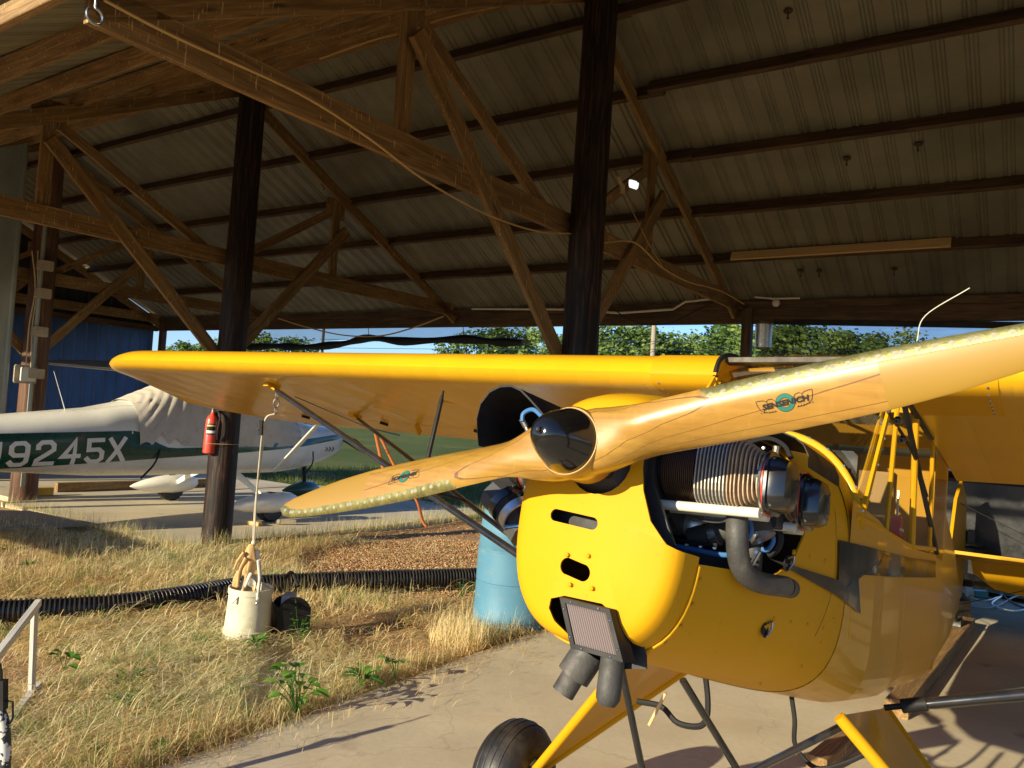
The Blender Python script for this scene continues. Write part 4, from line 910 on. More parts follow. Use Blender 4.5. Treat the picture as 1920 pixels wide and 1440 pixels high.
# ---- landing gear
for sg in (-1, 1):
    ax = V3(-1.30, sg*.88, -1.10) if sg > 0 else V3(-1.46, -.90, -1.10)
    f0 = V3(-1.0, sg*.325, -.525); r0 = V3(-1.62, sg*.33, -.54)
    g = G(); g.tube([f0, ax], [.017, .017], 12); lg = P('gear_leg', g, YMET)
    g = G(); g.tube([r0, ax+V3(-.03, 0, .01)], .014, 10); P('gear_rear_tube', g, YMET, lg)
    g = G(); g.add([f0+V3(0, 0, 0), r0, ax+V3(-.03, 0, .01), ax, f0+V3(-.003, .004*sg, .004), r0+V3(0, .006*sg, 0), ax+V3(-.03, .006*sg, .012), ax+V3(0, .006*sg, .002)], [(0, 1, 2, 3), (4, 7, 6, 5), (0, 3, 7, 4), (1, 0, 4, 5), (2, 1, 5, 6), (3, 2, 6, 7)]); P('gear_fairing', g, YFAB, lg)
    apx = V3(-1.25, 0, -.80); A_L = ap(1208, 1462, 0, -1.15)
    g = G(); g.tube([apx+V3(0, sg*.02, 0), apx+(ax-apx)*.45, apx+(ax-apx)*.45, apx+(ax-apx)*.95], [.013, .013, .026, .026], 12); P('shock_strut', g, BLK, lg)
    g = G(); g.tube([V3(-.98, sg*.325, -.53) if sg < 0 else V3(-1.15, .325, -.55), apx if sg > 0 else A_L], .0115, 10); P('cabane_tube', g, BLK)
    c = ax+V3(0, sg*.06, 0); pr = [(-.055, .08), (-.07, .10)]+[(.105*sin(a)*1.0, .118+.095*cos(a)) for a in np.linspace(-1.75, 1.75, 19)]+[(.07, .10), (.055, .08)]
    g = G(); g.lathe(pr, c, (0, sg, 0), 48, (False, False)); wh = P('wheel', g, RUB)
    g = G(); g.lathe([(-.05, 0), (-.05, .03), (-.05, .085), (-.06, .105)], c, (0, sg, 0), 32); g.lathe([(.05, .105), (.045, .085), (.055, .05), (.06, 0)], c, (0, sg, 0), 32); P('hub_cap', g, ALU, wh)
    g = G()
    for q in (-.045, -.015, .015, .045):
        rr = .118+.095*sqrt(1-(q/.105)**2); g.lathe([(q-.003, rr+.0005), (q-.002, rr+.002), (q+.002, rr+.002), (q+.003, rr+.0005)], c, (0, sg, 0), 48, (False, False))
    P('tread_rib', g, RUB, wh)
    g = G(); g.tube([ax-V3(0, sg*.05, 0), ax+V3(0, sg*.02, 0)], .018, 10); g.box(ax-V3(0, sg*.03, 0), .09, .03, .09); P('brake', g, BLKM, wh)
g = G(); g.tube([V3(-.99, -.12, -.53), V3(-1.25, -.0, -.80)], .0115, 10); g.tube([ap(1208, 1462, 0, -1.15), V3(-1.25, 0, -.80)], .017, 10); g.tube([V3(-1.25, -.03, -.80), V3(-1.24, .05, -.80)], .02, 10); P('cabane_tube', g, BLK)
BR = smooth_curve([ap(*p, 0, -1.25) for p in ((1195, 1315), (1240, 1325), (1270, 1355), (1310, 1362), (1325, 1345), (1327, 1310), (1322, 1262))], 5)
g = G(); g.tube(BR, .010, 8); P('brake_hose', g, BLKM)
g = G(); g.tube(smooth_curve([ap(*p, 0, -1.45) for p in ((1484, 1305), (1490, 1350), (1492, 1400), (1530, 1440), (1580, 1432), (1630, 1410))], 5), .008, 8); P('brake_hose', g, BLKM)
g = G(); g.tube([ap(1248, 1300, 0, -1.2), ap(1217, 1360, 0, -1.2)], .006, 8); P('drain_tube', g, paint('brass_tube', (.55, .38, .18), .4))

# ---- engine (parts of the yellow aeroplane)
g = G(); g.rings([[V3(X, w*c, z+h*s_) for c, s_ in [(cos(a)*k, sin(a)*k) for a in np.linspace(0, 2*pi, 24, endpoint=False) for k in [1/max(abs(cos(a)), abs(sin(a)))**.8]]] for X, w, z, h in ((-.085, .045, -.01, .045), (-.10, .06, -.01, .06), (-.13, .085, -.02, .09), (-.20, .09, -.03, .11), (-.62, .09, -.03, .12), (-.66, .07, -.03, .10), (-.88, .08, -.04, .10))]); P('crankcase', g, DARK)
g = G(); fr_ = sec(-.95, off=-.008); g.add([V3(-.95, 0, -.1)]+fr_, [(0, 1+i, 1+(i+1) % 72) for i in range(72)]); P('firewall', g, paint('firewall_metal', (.10, .09, .075), .5, metal=.5))
g = G(); g.grid(lambda u, v: V3(-.135-.79*v, (-.20+.40*u)*(1+.38*v), -.215-.03*v), 4, 4); P('dark_bay_fill', g, DARK)  # near-black plate added so the inside of the engine bay looks dark
g = G(); g.prism([(-.17, -.19), (.12, -.19), (.17, -.17), (.10, -.04), (.09, .12), (-.09, .12), (-.10, .0), (-.18, -.06)], lambda u, v, d: V3(d, u, v), -.155, -.165); P('front_baffle', g, DARK)
FIN1 = paint('barrel_fin_rust', (.10, .055, .035), .5, .3, metal=.5); FIN2 = paint('cast_fin_aluminium', (.40, .37, .32), .5, .15, metal=.5, dirt=(.25, .17, .09), damt=.6, scale=40)
FIN3 = paint('heat_tanned_fin', (.42, .30, .19), .6, .2, metal=.1, dirt=(.20, .11, .06), damt=.6, scale=30)
def cylinder(X, sg, full):
    root = G(); root.tube([V3(X, sg*.08, 0), V3(X, sg*.33, 0)], .05, 20); cy = P('cylinder', root, DARK)
    g = G()
    for k in range(17):
        y = .105+.0044*k*1.0; g.lathe([(-.0009, .05), (-.0009, .066), (.0009, .066), (.0009, .05)], (X, sg*y, 0), (0, sg, 0), 32, (False, False))
    P('barrel_fins', g, FIN1, cy)
    g = G(); nf = 17
    for k in range(nf):
        if k == 9: P('head_fins', g, FIN2, cy, smooth=False); g = G()
        y = .184+.0078*k; q = 1.0 if k < 12 else 1-.06*(k-11); hw = .070*q; hz = .074*q
        def prof(w_, h_): return [V3(0, 0, 0)+V3(w_*(abs(cos(a))**.62)*np.sign(cos(a)), 0, h_*(abs(sin(a))**.62)*np.sign(sin(a))) for a in np.linspace(0, 2*pi, 28, endpoint=False)]
        a_ = [V3(X, sg*(y-.0013), .0)+p for p in prof(hw, hz)]; b_ = [V3(X, sg*(y+.0013), 0)+p for p in prof(hw, hz)]; c0 = [V3(X, sg*(y-.002), 0)+p*.6 for p in prof(hw, hz)]; c1 = [V3(X, sg*(y+.002), 0)+p*.6 for p in prof(hw, hz)]
        g.rings([c0, a_, b_, c1], (False, False))
    P('port_fins', g, FIN3, cy, smooth=False)
    g = G(); g.lathe([(0, .03), (0, .066), (.006, .069), (.006, .03)], (X, sg*.316, -.012), (0, sg, 0), 28); P('head_flange', g, ALU, cy)
    g = G(); g.lathe([(0, .06), (0, .0685), (.003, .0685), (.003, .06)], (X, sg*.3235, -.013), (0, sg, 0), 28); P('red_gasket', g, RED, cy)
    def rr(w_, h_, y): return [V3(X+w_*(abs(cos(a))**.5)*np.sign(cos(a)), sg*y, -.014+h_*(abs(sin(a))**.5)*np.sign(sin(a))) for a in np.linspace(0, 2*pi, 32, endpoint=False)]
    g = G(); g.rings([rr(.064, .064, .327), rr(.064, .064, .333), rr(.056, .057, .335), rr(.054, .055, .352), rr(.047, .048, .366), rr(.034, .036, .371), rr(.01, .01, .372)]); P('rocker_cover', g, BLKG, cy)
    g = G()
    for a in (.8, 2.3, 3.9, 5.5): g.ball(V3(X+.060*cos(a), sg*.338, -.014+.062*sin(a)), .007, 8)
    P('cover_bolts', g, STEEL, cy)
    for dx in (.028, -.030):
        g = G(); g.tube([V3(X+dx, sg*.07, -.083), V3(X+dx, sg*.315, -.078)], .011, 12); P('pushrod_tube', g, CREAMT, cy)
        g = G(); g.tube([V3(X+dx, sg*.06, -.083), V3(X+dx, sg*.085, -.083), V3(X+dx, sg*.085, -.083), V3(X+dx, sg*.095, -.083)], [.02, .02, .016, .013], 12); P('tube_seal', g, DARK, cy)
    g = G(); g.tube([V3(X+.02, sg*.25, .07), V3(X+.03, sg*.255, .11)], .009, 10); sk_ = P('spark_plug', g, ALU, cy)
    return cy
cylinder(-.25, 1, 1); cylinder(-.51, 1, 1); cylinder(-.32, -1, 0); cylinder(-.60, -1, 0)
ex = [ap(1383, 922, 0, -.27), ap(1382, 985, 0, -.27), ap(1384, 1040, 0, -.28), ap(1396, 1074, 0, -.31), ap(1425, 1092, 0, -.37), ap(1472, 1100, 0, -.46)]
g = G(); g.tube(smooth_curve(ex, 6), .0235, 18); exs = P('exhaust_stack', g, EXH)
g = G(); g.tube([ex[-1]+V3(0, 0, 0), ex[-1]+V3(-.03, .004, -.002)], [.0235, .022], 18, caps=(False, True)); P('exhaust_cap', g, EXH, exs)
g = G(); e0 = ex[0]; g.box(e0+V3(0, 0, .006), .085, .075, .010); P('exhaust_flange', g, FIN1, exs)
for d in (-.032, .032): g = G(); g.tube([e0+V3(.01, d, .01), e0+V3(.01, d, -.028)], .007, 6); P('exhaust_nut', g, ALU, exs)
e2 = smooth_curve([ap(1412, 1005, 0, -.50), ap(1410, 1050, 0, -.50), ap(1405, 1085, 0, -.46)], 5); g = G(); g.tube(e2, .024, 14); P('exhaust_stack', g, EXH)
g = G(); g.tube(smooth_curve([ap(*p, 0, -.40) for p in ((1295, 1008), (1340, 1000), (1390, 985), (1440, 972))], 5), .026, 16); ih = P('intake_hose', g, paint('rubber_hose', (.05, .048, .045), .7))
a_, b_ = ap(1333, 1002, 0, -.40), ap(1347, 999, 0, -.40); g = G(); g.tube([a_, b_], .029, 18); P('hose_clamp', g, ALU, ih)
g = G(); g.tube([ap(1405, 960, 0, -.42), ap(1432, 1010, 0, -.42)], .03, 16); g.tube([ap(1426, 975, 0, -.42), ap(1418, 1000, 0, -.42)], .022, 12); P('intake_elbow', g, ALU)
def hose(pts, X, r, mat, name='hose'):
    g = G(); g.tube(smooth_curve([ap(*p, 0, X) if len(p) == 2 else ap(p[0], p[1], 0, p[2]) for p in pts], 6), r, 8); return P(name, g, mat)
hose([(1268, 1024), (1300, 1030), (1350, 1040), (1385, 1040)], -.34, .0058, BLUEH, 'ignition_lead'); hose([(1393, 1020), (1408, 1000), (1405, 975), (1398, 955)], -.36, .0058, BLUEH, 'ignition_lead'); hose([(1440, 990), (1450, 1012), (1440, 1030), (1428, 1030)], -.48, .0058, BLUEH, 'ignition_lead')
hose([(1255, 960), (1255, 1000), (1290, 1020), (1380, 1030)], -.45, .009, BLKM); hose([(1240, 850), (1236, 930), (1262, 1000)], -.30, .012, BLKM)
hose([(1020, 785), (1000, 768), (982, 775), (979, 790)], -.25, .0058, BLUEH, 'ignition_lead')
g = G(); g.tube([ap(978, 785, 0, -.27), ap(986, 800, 0, -.28)], .008, 10); g.tube([ap(985, 798, 0, -.28), ap(992, 815, 0, -.28)], .006, 10); P('spark_plug', g, ALU)
hose([(1236, 1000), (1262, 1010), (1300, 1018), (1345, 1022)], -.33, .0045, BLKM); hose([(1300, 960), (1320, 975), (1350, 978), (1372, 970)], -.30, .004, STEEL, 'primer_line'); hose([(1400, 830), (1440, 822), (1470, 835), (1484, 860)], -.36, .0055, BLKM)
hose([(1455, 985), (1462, 1010), (1455, 1030), (1440, 1040)], -.50, .010, BLKM); hose([(1395, 1075), (1410, 1060), (1425, 1035)], -.33, .003, STEEL, 'safety_wire')
g = G(); g.box(ap(1450, 955, 0, -.47), .10, .05, .09); P('magneto', g, DARK); g = G(); g.lathe([(0, .03), (.03, .03), (.035, .02)], ap(1300, 985, 0, -.42), (1, .3, 0), 18); P('primer_fitting', g, ALU)
for k in range(7):
    c = ap(1262+26*k, 1018+3*k, 0, -.36); g = G(); g.tube([c, c+V3(.012, .004, .0)], .0045, 6); P('crankcase_bolt', g, STEEL)
for (x, y) in ((1432, 840), (1445, 850), (1458, 862), (1470, 874), (1438, 862), (1452, 878)):
    c = ap(x, y, 0, -.375); g = G(); g.lathe([(0, .004), (.002, .0035), (.0025, 0)], c, (1, .2, 0), 8); P('baffle_rivet', g, STEEL)
# sheet-metal eyebrows over the cylinders
def eyebrow(sg, arch, X0, X1, name):
    g = G(); n = len(arch); th = .003
    cy_, cz_ = np.mean([p[0] for p in arch]), min(p[1] for p in arch)
    inn = [(y+(cy_-y)*.02, z-(z-cz_)*.02-.002) for y, z in arch]
    vs = []
    for X in (X0, X1):
        for y, z in arch: vs.append(V3(X, sg*y, z))
        for y, z in inn: vs.append(V3(X, sg*y, z))
    m = 2*n; fs = [(i, i+1, m+i+1, m+i) for i in range(n-1)]+[(n+i, m+n+i, m+n+i+1, n+i+1) for i in range(n-1)]+[(i, n+i, n+i+1, i+1) for i in range(n-1)]
    g.add(vs, fs); o = P(name, g, BLKM)
    g = G(); g.add([V3(X1+.002, sg*y, z) for y, z in arch]+[V3(X1+.002, sg*.1, -.12), V3(X1+.002, sg*.40, -.12)][::-1], [tuple(range(n+2))]); P('rear_baffle', g, BLKM, o, smooth=False) if sg < 0 else None
ar = [tuple(p[1:]) for p in [ap(x, y, 0, -.2) for x, y in ((914, 840), (912, 815), (911, 790), (918, 762), (935, 740), (955, 730), (975, 729), (993, 737), (1010, 754), (1027, 773), (1045, 795))]]
eyebrow(-1, [(-y, z) for y, z in ar], -.16, -.50, 'cooling_scoop')
eyebrow(1, [(.36, .05), (.358, .075), (.345, .10), (.325, .115), (.29, .128), (.24, .135), (.17, .14)], -.38, -.66, 'cooling_scoop')
# carburettor heat hose and clamps at the left of the cowl
hose([(925, 925), (945, 945), (965, 975), (985, 1000)], -.30, .045, paint('scat_hose', (.05, .05, .05), .6), 'carburettor_hose')
for t in ((952, 945), (972, 965)): a = ap(*t, 0, -.28); g = G(); g.lathe([(-.012, .047), (-.012, .052), (.012, .052), (.012, .047)], a, V3(.1, .8, -.6), 24, (False, False)); P('hose_clamp', g, BLK if t[0] < 960 else ALU)
hose([(940, 960), (945, 985), (968, 985), (985, 985)], -.25, .0045, BLUEH, 'ignition_lead'); hose([(918, 890), (935, 900), (960, 905), (990, 900)], -.30, .015, BLKM)
# air filter box and exhaust outlets under the chin
fa = [ap(x, y, 0, -.070) for x, y in ((1049, 1119), (1144, 1142), (1170, 1243), (1070, 1215))]; fc_ = sum(fa)/4
def q4(k, d): return [fc_+(p-fc_)*k+V3(d, 0, 0) for p in fa]
g = G(); g.rings([q4(1, -.05), q4(1, 0), q4(.985, .002), q4(.80, .002), q4(.79, -.004)], (True, False)); fb = P('air_filter_frame', g, BLKM)
g = G(); vs = []; gs_ = []; n = 36; a, b, c, d = q4(.80, -.006)
for k in range(n+1):
    t = k/n; z_ = .006*(k % 2); gs_.extend([(k % 2, 0, 0)]*2); vs += [a+(b-a)*t+V3(z_, 0, 0), d+(c-d)*t+V3(z_, 0, 0)]
g.add(vs, [(2*k, 2*k+1, 2*k+3, 2*k+2) for k in range(n)], gs_); P('filter_pleats', g, mk_attr('filter_paper', [(0, (.10, .07, .065)), (.5, (.34, .27, .25)), (1, (.58, .50, .46))], .8), fb, smooth=False)
g = G()
for i in range(4):
    for t in (.2, .8): p = fa[i]+(fa[(i+1) % 4]-fa[i])*t; g.ball(fc_+(p-fc_)*.9+V3(.003, 0, 0), .003, 6)
P('frame_screws', g, STEEL, fb)
g = G(); g.prism(inl, lambda u, v, d: V3(d, u, v+.006), -.165, -.17); P('inlet_back_plate', g, DARK)
g = G(); p0 = ap(1105, 1222, 0, -.14); p1 = ap(1078, 1262, 0, -.13); p2 = ap(1055, 1300, 0, -.12); g.tube([p0, p1+(p2-p1)*.15], .036, 20); g.tube([p1, p2], .0245, 20); g.ball(ap(1073, 1252, 0, -.105), .005, 8); P('heater_outlet', g, EXH)
g = G(); p0 = ap(1150, 1228, 0, -.14); p2 = ap(1139, 1316, 0, -.13); g.tube([p0, p0+(p2-p0)*.86, p0+(p2-p0)*.95, p2+V3(0, 0, -.008)], [.0255, .0255, .0245, .016], 20); P('exhaust_outlet', g, EXH)
g = G(); g.tube(smooth_curve([ap(1150, 1150, 0, -.10), ap(1168, 1190, 0, -.12), ap(1178, 1240, 0, -.14)], 4), .008, 8); P('inlet_edge_seal', g, BLKM)

# ---- propeller
AN = .246
def pv(r, x, t): return V3(x, r*cos(AN)-t*sin(AN), r*sin(AN)+t*cos(AN))      # r along the blade, x forward, t toward the upper edge
LEo = ([0, .10, .2, .35, .5, .6, .7, .8, .87, .90, .914], [.062, .060, .056, .056, .055, .053, .049, .043, .036, .026, .006]); TEo = ([0, .10, .2, .35, .5, .6, .7, .8, .87, .90, .914], [.058, .058, .055, .055, .053, .050, .042, .029, .017, .008, -.002])
def blade_pt(r, k, side, off=0):     # k 0..1 leading to trailing edge, side +1 front -1 back
    le, te = interp(r, *LEo), interp(r, *TEo); be = math.atan2(.170, max(r, .13))*min(1, .55+r*1.6)*.95
    T = interp(r, [0, .1, .2, .35, .5, .7, .85, .914], [.088, .080, .052, .036, .026, .018, .011, .006])
    x = le-(le+te)*k; kk = k; h = 1-((.38-kk)/.38)**2 if kk < .38 else 1-((kk-.38)/.62)**2; h = max(0, h)**.75
    z = side*T*(.62 if side > 0 else .22)*h
    bl = min(1, max(0, (r-.045)/.13)); bl = bl*bl*(3-2*bl)
    p_air = (x*sin(be)+(z+off*side)*cos(be)+.004, x*cos(be)-(z+off*side)*sin(be)) if True else None
    a = pi*(1-k)*1.0; ex_ = .6; hx = .048*side*abs(sin(pi*k))**ex_; ht = .066*cos(pi*k)*(abs(cos(pi*k))**(-.25) if abs(cos(pi*k)) > .05 else 1)
    p_hub = (hx+off*side, ht)
    return p_air[0]*bl+p_hub[0]*(1-bl), p_air[1]*bl+p_hub[1]*(1-bl)
def pblade(r, k, side, off=0, flip=1):
    x, t = blade_pt(r, k, side, off); return pv(flip*r, x, flip*t)
KS = [(1-cos(pi*i/16))/2 for i in range(17)]
def blade_ring(r, off=0, flip=1): return [pblade(r, k, 1, off, flip) for k in KS]+[pblade(r, k, -1, off, flip) for k in KS[::-1][1:-1]]
rs = list(np.linspace(0, .20, 22))+list(np.linspace(.215, .592, 34)); RB = .592
left = [blade_ring(r, 0, -1) for r in rs[::-1]]; right = [blade_ring(r, 0, 1) for r in rs[1:]]
nr_ = len(left[0]); # align the two halves: the flipped ring runs the other way round the section
def remap(R): return [R[(nr_//2-i) % nr_] for i in range(nr_)]
g = G(); g.rings([r for r in left], (False, False)); g.rings([blade_ring(r, 0, 1) for r in rs], (False, False)); g.lathe([(-.05, .0), (-.05, .070), (-.046, .0735), (.040, .0735), (.048, .070), (.050, .0)], (0, 0, 0), (1, 0, 0), 48); prop = P('propeller', g, PWOOD, ang=55)
for fl in (-1, 1):
    rt = list(np.linspace(RB, .86, 18))+list(np.linspace(.868, .914, 12)); g = G(); g.rings([blade_ring(r, .0, fl) for r in rt], (False, True)); P('yellow_tip', g, YTIP, prop, ang=55)
    # metal sheath along the leading edge, widening round the tip
    g = G(); r0 = .285 if fl > 0 else .30; rr = list(np.linspace(r0, .84, 40))+list(np.linspace(.85, .9135, 12)); R = []
    for r in rr:
        kw = interp(r, [r0, r0+.02, .6, .82, .87, .90, .9135], [.03, .17, .20, .26, .42, .8, 1.0]); ks = [kw*(i/8)**1.3 for i in range(9)]
        R.append([pblade(r, k, 1, .0012, fl) for k in ks[::-1]]+[pblade(r, k, -1, .0012, fl) for k in ks[1:]])
    g.rings(R, (False, False), closed=False); sh = P('metal_sheath', g, BRASS, prop)
    g = G(); r = r0+.02; k_ = 0
    while r < .895:
        kw = interp(r, [r0, r0+.02, .6, .82, .87, .90, .9135], [.03, .17, .20, .26, .42, .8, 1.0]); kk = .60*kw; e = .004
        c = pblade(r, kk, 1, .0014, fl); u = nrm(pblade(r+e, kk, 1, .0014, fl)-c); v = nrm(pblade(r, kk+.04, 1, .0014, fl)-c); nn = np.cross(u, v); nn = nn*np.sign(nn[0])
        g.add([c+nn*.0003]+[c+u*.0052*cos(2*pi*i/12)+v*.0042*sin(2*pi*i/12) for i in range(12)], [(0, 1+i, 1+(i+1) % 12) for i in range(12)])
        k_ += 1; r += .0105 if k_ % 5 == 0 else .0245
    P('sheath_rivets', g, SOLDER, sh)
# painted maker's badge on each blade: green ring, two wings and lettering
GRN = paint('badge_green', (.02, .16, .12), .35, .05); INK = paint('badge_ink', (.02, .02, .02), .35, .05)
def text_mesh(txt, size, bold=.0, shear=0):
    cu = bpy.data.curves.new('t', 'FONT'); cu.body = txt; cu.size = size; cu.align_x = 'CENTER'; cu.align_y = 'CENTER'; cu.offset = bold; cu.shear = shear; cu.resolution_u = 3
    o = bpy.data.objects.new('t', cu); scene.collection.objects.link(o); dg = bpy.context.evaluated_depsgraph_get(); me = bpy.data.meshes.new_from_object(o.evaluated_get(dg))
    v = [tuple(p.co) for p in me.vertices]; f = [tuple(p.vertices) for p in me.polygons]; bpy.data.objects.remove(o); bpy.data.meshes.remove(me); return v, f
def on_blade(u, v, fl, rc, off=.0012):   # u along the blade outward, v toward the leading edge, metres
    r = rc+u; le, te = interp(r, *LEo), interp(r, *TEo); k = (le-(v-.001))/(le+te); return pblade(r, min(.97, max(.03, k)), 1, off, fl)
def strokes(g, lines, w, fl, rc, off):
    for ln in lines:
        ln = [np.array(p) for p in ln]; vs = []
        for i, p in enumerate(ln):
            d = ln[min(i+1, len(ln)-1)]-ln[max(i-1, 0)]; d = d/np.linalg.norm(d); nn = np.array([-d[1], d[0]])*w; vs += [on_blade(*(p+nn), fl, rc, off), on_blade(*(p-nn), fl, rc, off)]
        g.add(vs, [(2*i, 2*i+1, 2*i+3, 2*i+2) for i in range(len(ln)-1)])
for fl, rc in ((1, .432), (-1, .462)):
    g = G(); rg = []
    for i in range(29): a = 2*pi*i/28; rg.append((.0125*cos(a), .0125*sin(a)))
    strokes(g, [rg], .0034, fl, rc, .0011); bd = P('maker_badge', g, GRN, prop)
    g = G(); L_ = []
    for s_ in (1, -1):
        L_.append([(s_*x, y) for x, y in ((.016, .006), (.020, .011), (.027, .012), (.031, .009), (.036, .012), (.046, .013), (.049, .013), (.048, .004), (.045, -.004), (.040, -.009), (.030, -.012), (.018, -.012))])
        L_.append([(s_*x, y) for x, y in ((.031, .009), (.030, .003))]); L_.append([(s_*x, y) for x, y in ((.040, -.009), (.038, -.005))])
        for k in range(6): x = .019+.005*k; L_.append([(s_*x, -.0122+.0003*k), (s_*(x+.002), -.0098+.0003*k)])
    strokes(g, L_, .00045, fl, rc, .0013); P('badge_wings', g, INK, bd)
    v, f = text_mesh('SENSENICH', .0135, .0006, .12); g = G(); g.add([on_blade(p[0]*1.16, p[1]-.0005, fl, rc, .0018) for p in v], f); P('badge_lettering', g, INK, bd, smooth=False)
    g = G(); o_ = []
    for i in range(37): a = 2*pi*i/36; o_.append((.0162*cos(a), .0162*sin(a)))
    strokes(g, [o_, [(.0088*cos(2*pi*i/24), .0088*sin(2*pi*i/24)) for i in range(25)]], .0003, fl, rc, .0013); P('badge_rings', g, INK, bd)
g = G(); g.lathe([(.048, .066), (.052, .067), (.056, .066), (.066, .062), (.082, .057), (.100, .0505), (.117, .043), (.131, .0345), (.141, .028), (.1465, .018), (.1485, .012), (.149, .008), (.152, .0075), (.153, .0)], (0, 0, 0), (1, 0, 0), 64, (False, False)); spn = P('spinner', g, SPINM, prop)
g = G(); g.lathe([(.150, .007), (.158, .006), (.160, .003), (.160, 0)], (0, 0, 0), (1, 0, 0), 6, (False, True)); P('spinner_bolt', g, BLKM, spn)

# ================================================================== the white aeroplane
MCM = Matrix(((CF[0], CR[0], 0, CO[0]), (CF[1], CR[1], 0, CO[1]), (0, 0, 1, 0), (0, 0, 0, 1)))
ces = thing('white_aeroplane', 'white and dark green aeroplane under a canvas cabin cover, parked on the far slab', 'aeroplane', M=MCM)
def Q(name, g, mat, parent=None, **k): return mesh_obj(name, g, mat, parent or ces, local=True, **k)
CX = [-6.3, -5.2, -4.2, -3.05, -1.9, -1.5, -1.1, -.6, .2, .7, .95, 1.3, 1.7, 1.9, 1.99]
CWd = [.05, .17, .30, .42, .50, .53, .54, .55, .55, .55, .53, .51, .47, .42, .34]
CZT = [1.14, 1.17, 1.20, 1.26, 1.40, 1.50, 1.68, 1.92, 1.97, 1.84, 1.42, 1.30, 1.27, 1.25, 1.22]
CZB = [1.0, .88, .76, .63, .55, .545, .54, .54, .54, .54, .55, .60, .70, .80, .90]
def csec(f, off=0, n=64, a0=0, a1=2*pi, wr=0):
    w = interp(f, CX, CWd)+off; zt = interp(f, CX, CZT)+off; zb = interp(f, CX, CZB)-off; zm = interp(f, CX, [.5*(a+b) if k > 12 or k < 5 else b+.40 for k, (a, b) in enumerate(zip(CZT, CZB))]); R = []
    for i in range(n):
        a = a0+(a1-a0)*i/(n if a1-a0 > 6.2 else n-1); c, s_ = cos(a), sin(a); e = interp(f, [-3, -1, .9, 1.5], [2.2, 3.4, 3.2, 2.4]) if s_ > 0 else 2.5; r = (abs(c)**e+abs(s_)**e)**(-1/e)
        taper = 1-.16*max(0, s_*r)*(1 if -1.6 < f < 1.2 else 0); o = 0
        if wr and f < -.45: o = wr*1.3*(abs(sin((f+.55)*16/(.35+max(.1, 1.15-.9*s_*r))+1.2*c))**.6-.5)*min(1, (f+1.5)*6)*min(1, (-.45-f)*5)
        elif wr: o = wr*(sin(f*23+s_*9+3*sin(f*7))*.5+sin(f*41-c*17)*.3+.8*sin((f+1.2)*18*(1.2-s_)+5*s_))
        R.append(V3(f, (w*taper+o)*c*r, zm+((zt-zm) if s_ > 0 else (zm-zb))*s_*r+o*.5))
    return R
g = G(); g.rings([csec(f) for f in list(np.linspace(-6.3, -1.5, 24))+list(np.linspace(-1.4, 1.6, 32))+[1.7, 1.8, 1.9, 1.95, 1.99]]); fz = Q('fuselage', g, WHITE)
CANV = paint('grey_canvas', (.56, .50, .42), .85, .1, bump=.5, bscale=14, dirt=(.28, .24, .19), dscale=6, damt=.5)
g = G(); R = []
for f in np.linspace(-1.50, 1.02, 90):
    lo = .02+.26*max(0, 1-abs(f+1.2)/.35)*abs(sin(f*14))+.10*max(0, (f-.6)); R.append(csec(f, .022, 56, lo, pi-lo, .012 if f > -.5 else .020))
g.rings(R, (False, False), closed=False); cv = Q('cabin_cover', g, CANV)
def cside(f, z, off): 
    R = csec(f, off, 61, -pi/2, pi/2); return V3(f, float(np.interp(z, [p[2] for p in R], [p[1] for p in R])), z)
for x0, y0, x1, y1 in ((296, 842, 270, 897), (583, 846, 577, 890)):
    p, q = [V3(*(lambda w: (w[0], .55, w[2]))(cp_(x, y, 1, .5))) for x, y in ((x0, y0), (x1, y1))]; g = G(); g.tube(smooth_curve([p, (p+q)/2+V3(.01, .01, 0), V3(q[0], .42, q[2]-.01)], 5), .016, 6, flat=.4); Q('cover_strap', g, BLKM, cv)
def cband(name, top, bot, mat, off, n=70, nz=7):
    f0, f1 = top[0][0], top[-1][0]; g = G()
    g.grid(lambda u, v: (lambda f: cside(f, interp(f, *zip(*bot))*(1-v)+interp(f, *zip(*top))*v, off))(f0+(f1-f0)*u), n, nz); return Q(name, g, mat, fz)
cband('green_stripe', [(-6.0, 1.02), (-3.07, 1.075), (-1.50, 1.15), (-1.32, 1.02), (-1.1, .93), (.06, .965), (.98, 1.06), (1.93, 1.175)], [(-6.0, .90), (-4.5, .76), (-3.03, .668), (-1.3, .795), (.06, .88), (.986, .955), (1.93, 1.10)], GREEN, .009)
